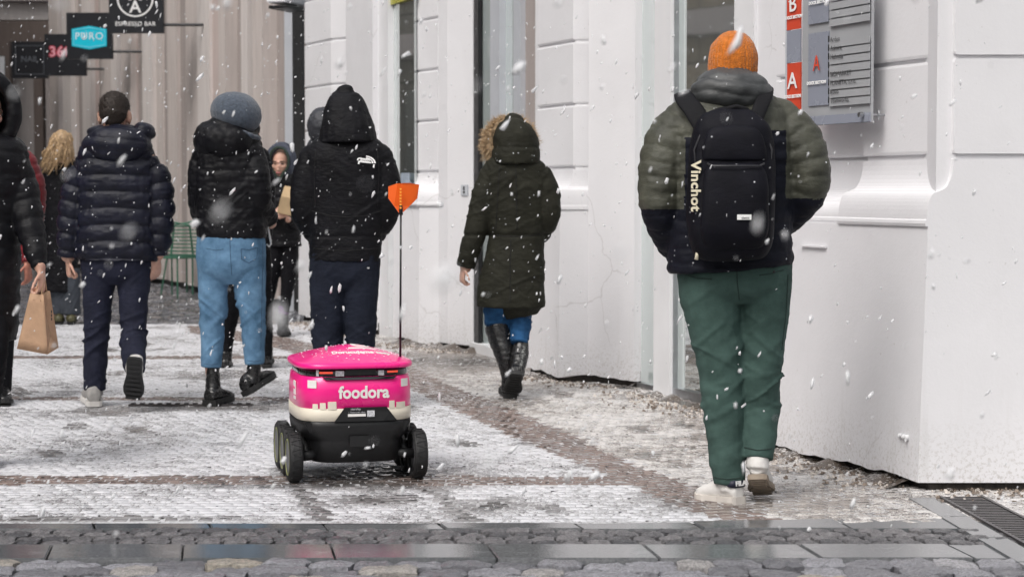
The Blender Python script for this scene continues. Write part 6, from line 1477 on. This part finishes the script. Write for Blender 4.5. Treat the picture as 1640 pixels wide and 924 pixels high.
for sx in (-1, 1):
    for k, y_ in enumerate((-.205, .01, .225)):
        w_ = empty('wheel', (sx * .268, y_, .107 + (.0 if k else .0)), parent=rb); w_.rotation_euler = (rr_.uniform(0, 6) if False else k * .7, 0, 0 if sx < 0 else math.pi)
        for me_, nm in ((tyre_me, 'tyre'), (hub_me, 'hub'), (ring_me, 'rim_ring')): link(nm, me_, None, w_)
    mb = MB(); mb.tube([(sx * .215, -.205, .107), (sx * .205, -.10, .175), (sx * .215, .01, .107)], [.018, .022, .018], 10); mb.tube([(sx * .17, -.06, .16), (sx * .215, -.09, .165)], .026, 12); mb.build('wheel_arm', blk, rb, True)
    for y_ in (-.205, .01, .225): MB().tube([(sx * .25, y_, .107), (sx * .17, y_, .115)], .022, 12).build('axle', blk, rb, True)
    mb = MB(); q = [(sx * .20, -.255, .205), (sx * .232, -.262, .262), (sx * .232, -.10, .262), (sx * .205, -.09, .20)]; mb.add([Vector(a) for a in q] + [Vector(a) - Vector((sx * .05, 0, 0)) for a in q], [(0, 1, 2, 3), (7, 6, 5, 4), (0, 4, 5, 1), (1, 5, 6, 2), (2, 6, 7, 3), (3, 7, 4, 0)]); mb.build('fender', blk, rb, bevel=.006)
# flag
fp = rb.matrix_basis.inverted() @ P(641, 570, 8.62); ft_ = rb.matrix_basis.inverted() @ P(642, 340, 8.62)
MB().tube([fp - Vector((0, 0, .03)), ft_], [.0052, .0042], 8).build('flag_pole', blk, rb, True); MB().tube([ft_ - Vector((0, 0, .012)), ft_ + Vector((0, 0, .03))], [.010, .007], 10).build('flag_socket', blk, rb, True)
orange = plain('orange_flag', (.90, .13, .01), .4, var=.05, bs=0); 
pts = [(622, 299), (636, 294), (655, 293), (671, 296), (668, 318), (655, 331), (641, 344), (631, 330), (622, 318)]
fl = [rb.matrix_basis.inverted() @ P(a, b, 8.62 + (.05 if a > 641 else 0) * ((a - 641) / 30)) for a, b in pts]; n_ = len(fl); dv = Vector((0, .005, 0))
o = MB().add([q - dv for q in fl] + [q + dv for q in fl], [tuple(range(n_)), tuple(range(n_, 2 * n_))[::-1]] + [(i, (i + 1) % n_, n_ + (i + 1) % n_, n_ + i) for i in range(n_)]).build('flag', orange, rb)
yelr = plain('yellow_reflex', (.90, .36, .04), .3, bs=0)
for k in range(7): q = rb.matrix_basis.inverted() @ P(641.5, 303 + k * 5, 8.605); MB().box(tuple(q), (.008, .003, .007), -R(13)).build('reflex_dot', yelr, rb)

# ================================================================== FALLING SNOW
snm, n_s, b_s = mat('snowflake'); b_s.inputs['Base Color'].default_value = (.92, .93, .97, 1); b_s.inputs['Roughness'].default_value = .8
b_s.inputs['Alpha'].default_value = .66
b_s.inputs['Subsurface Weight'].default_value = .5; b_s.inputs['Subsurface Scale'].default_value = .02; b_s.inputs['Subsurface Radius'].default_value = (1, 1, 1)
bm = bmesh.new(); bmesh.ops.create_icosphere(bm, subdivisions=1, radius=1); iv = np.array([v.co[:] for v in bm.verts]); bm.faces.ensure_lookup_table(); ifc = np.array([[v.index for v in f.verts] for f in bm.faces]); bm.free()
rs = np.random.default_rng(37); Nf = 8500
Yf = (rs.uniform(1.15 ** 3, 19.0 ** 3, Nf)) ** (1 / 3); nearn = 90; Yf[:nearn] = rs.uniform(1.15, 5.0, nearn)
Xf = rs.uniform(-.30, .30, Nf) * Yf; Zf = HC + (rs.uniform(-.175, .135, Nf)) * Yf; ok = (Zf > .02) & (Xf < .742 - .3443 * (Yf - 12.46) * 1.0 - .15)
ok &= ~((Yf < 9.8) & (Xf > 1.5) & (Yf > 7.9)); Xf, Yf, Zf = Xf[ok], Yf[ok], Zf[ok]; Nf = len(Xf)
sz = np.clip(rs.lognormal(-.2, .55, Nf), .3, 2.6) * .0031; el = rs.uniform(1.1, 3.4, Nf); tl_ = R(24) + rs.normal(0, .28, Nf)
sz[Yf < 3.2] *= .75
vv = iv[None] * rs.uniform(.45, 1.5, (Nf, len(iv), 1)); vv = vv * np.stack([sz, sz, sz * el], 1)[:, None, :]
c_, s_ = np.cos(tl_)[:, None], np.sin(tl_)[:, None]; x_ = vv[:, :, 0] * c_ + vv[:, :, 2] * s_; z_ = -vv[:, :, 0] * s_ + vv[:, :, 2] * c_
vv = np.stack([x_, vv[:, :, 1], z_], 2) + np.stack([Xf, Yf, Zf], 1)[:, None, :]
ff = (ifc[None] + (np.arange(Nf) * len(iv))[:, None, None]).reshape(-1, 3)
me = bpy.data.meshes.new('falling_snow'); me.vertices.add(Nf * len(iv)); me.vertices.foreach_set('co', vv.reshape(-1)); me.loops.add(ff.size); me.loops.foreach_set('vertex_index', ff.reshape(-1))
me.polygons.add(len(ff)); me.polygons.foreach_set('loop_start', np.arange(len(ff)) * 3); me.polygons.foreach_set('loop_total', np.full(len(ff), 3)); me.update(); me.validate()
me.polygons.foreach_set('use_smooth', [True] * len(me.polygons))
sn = link('falling_snow', me, snm); tag(sn, 'wet snowflakes falling all through the street', 'snow', kind='stuff')
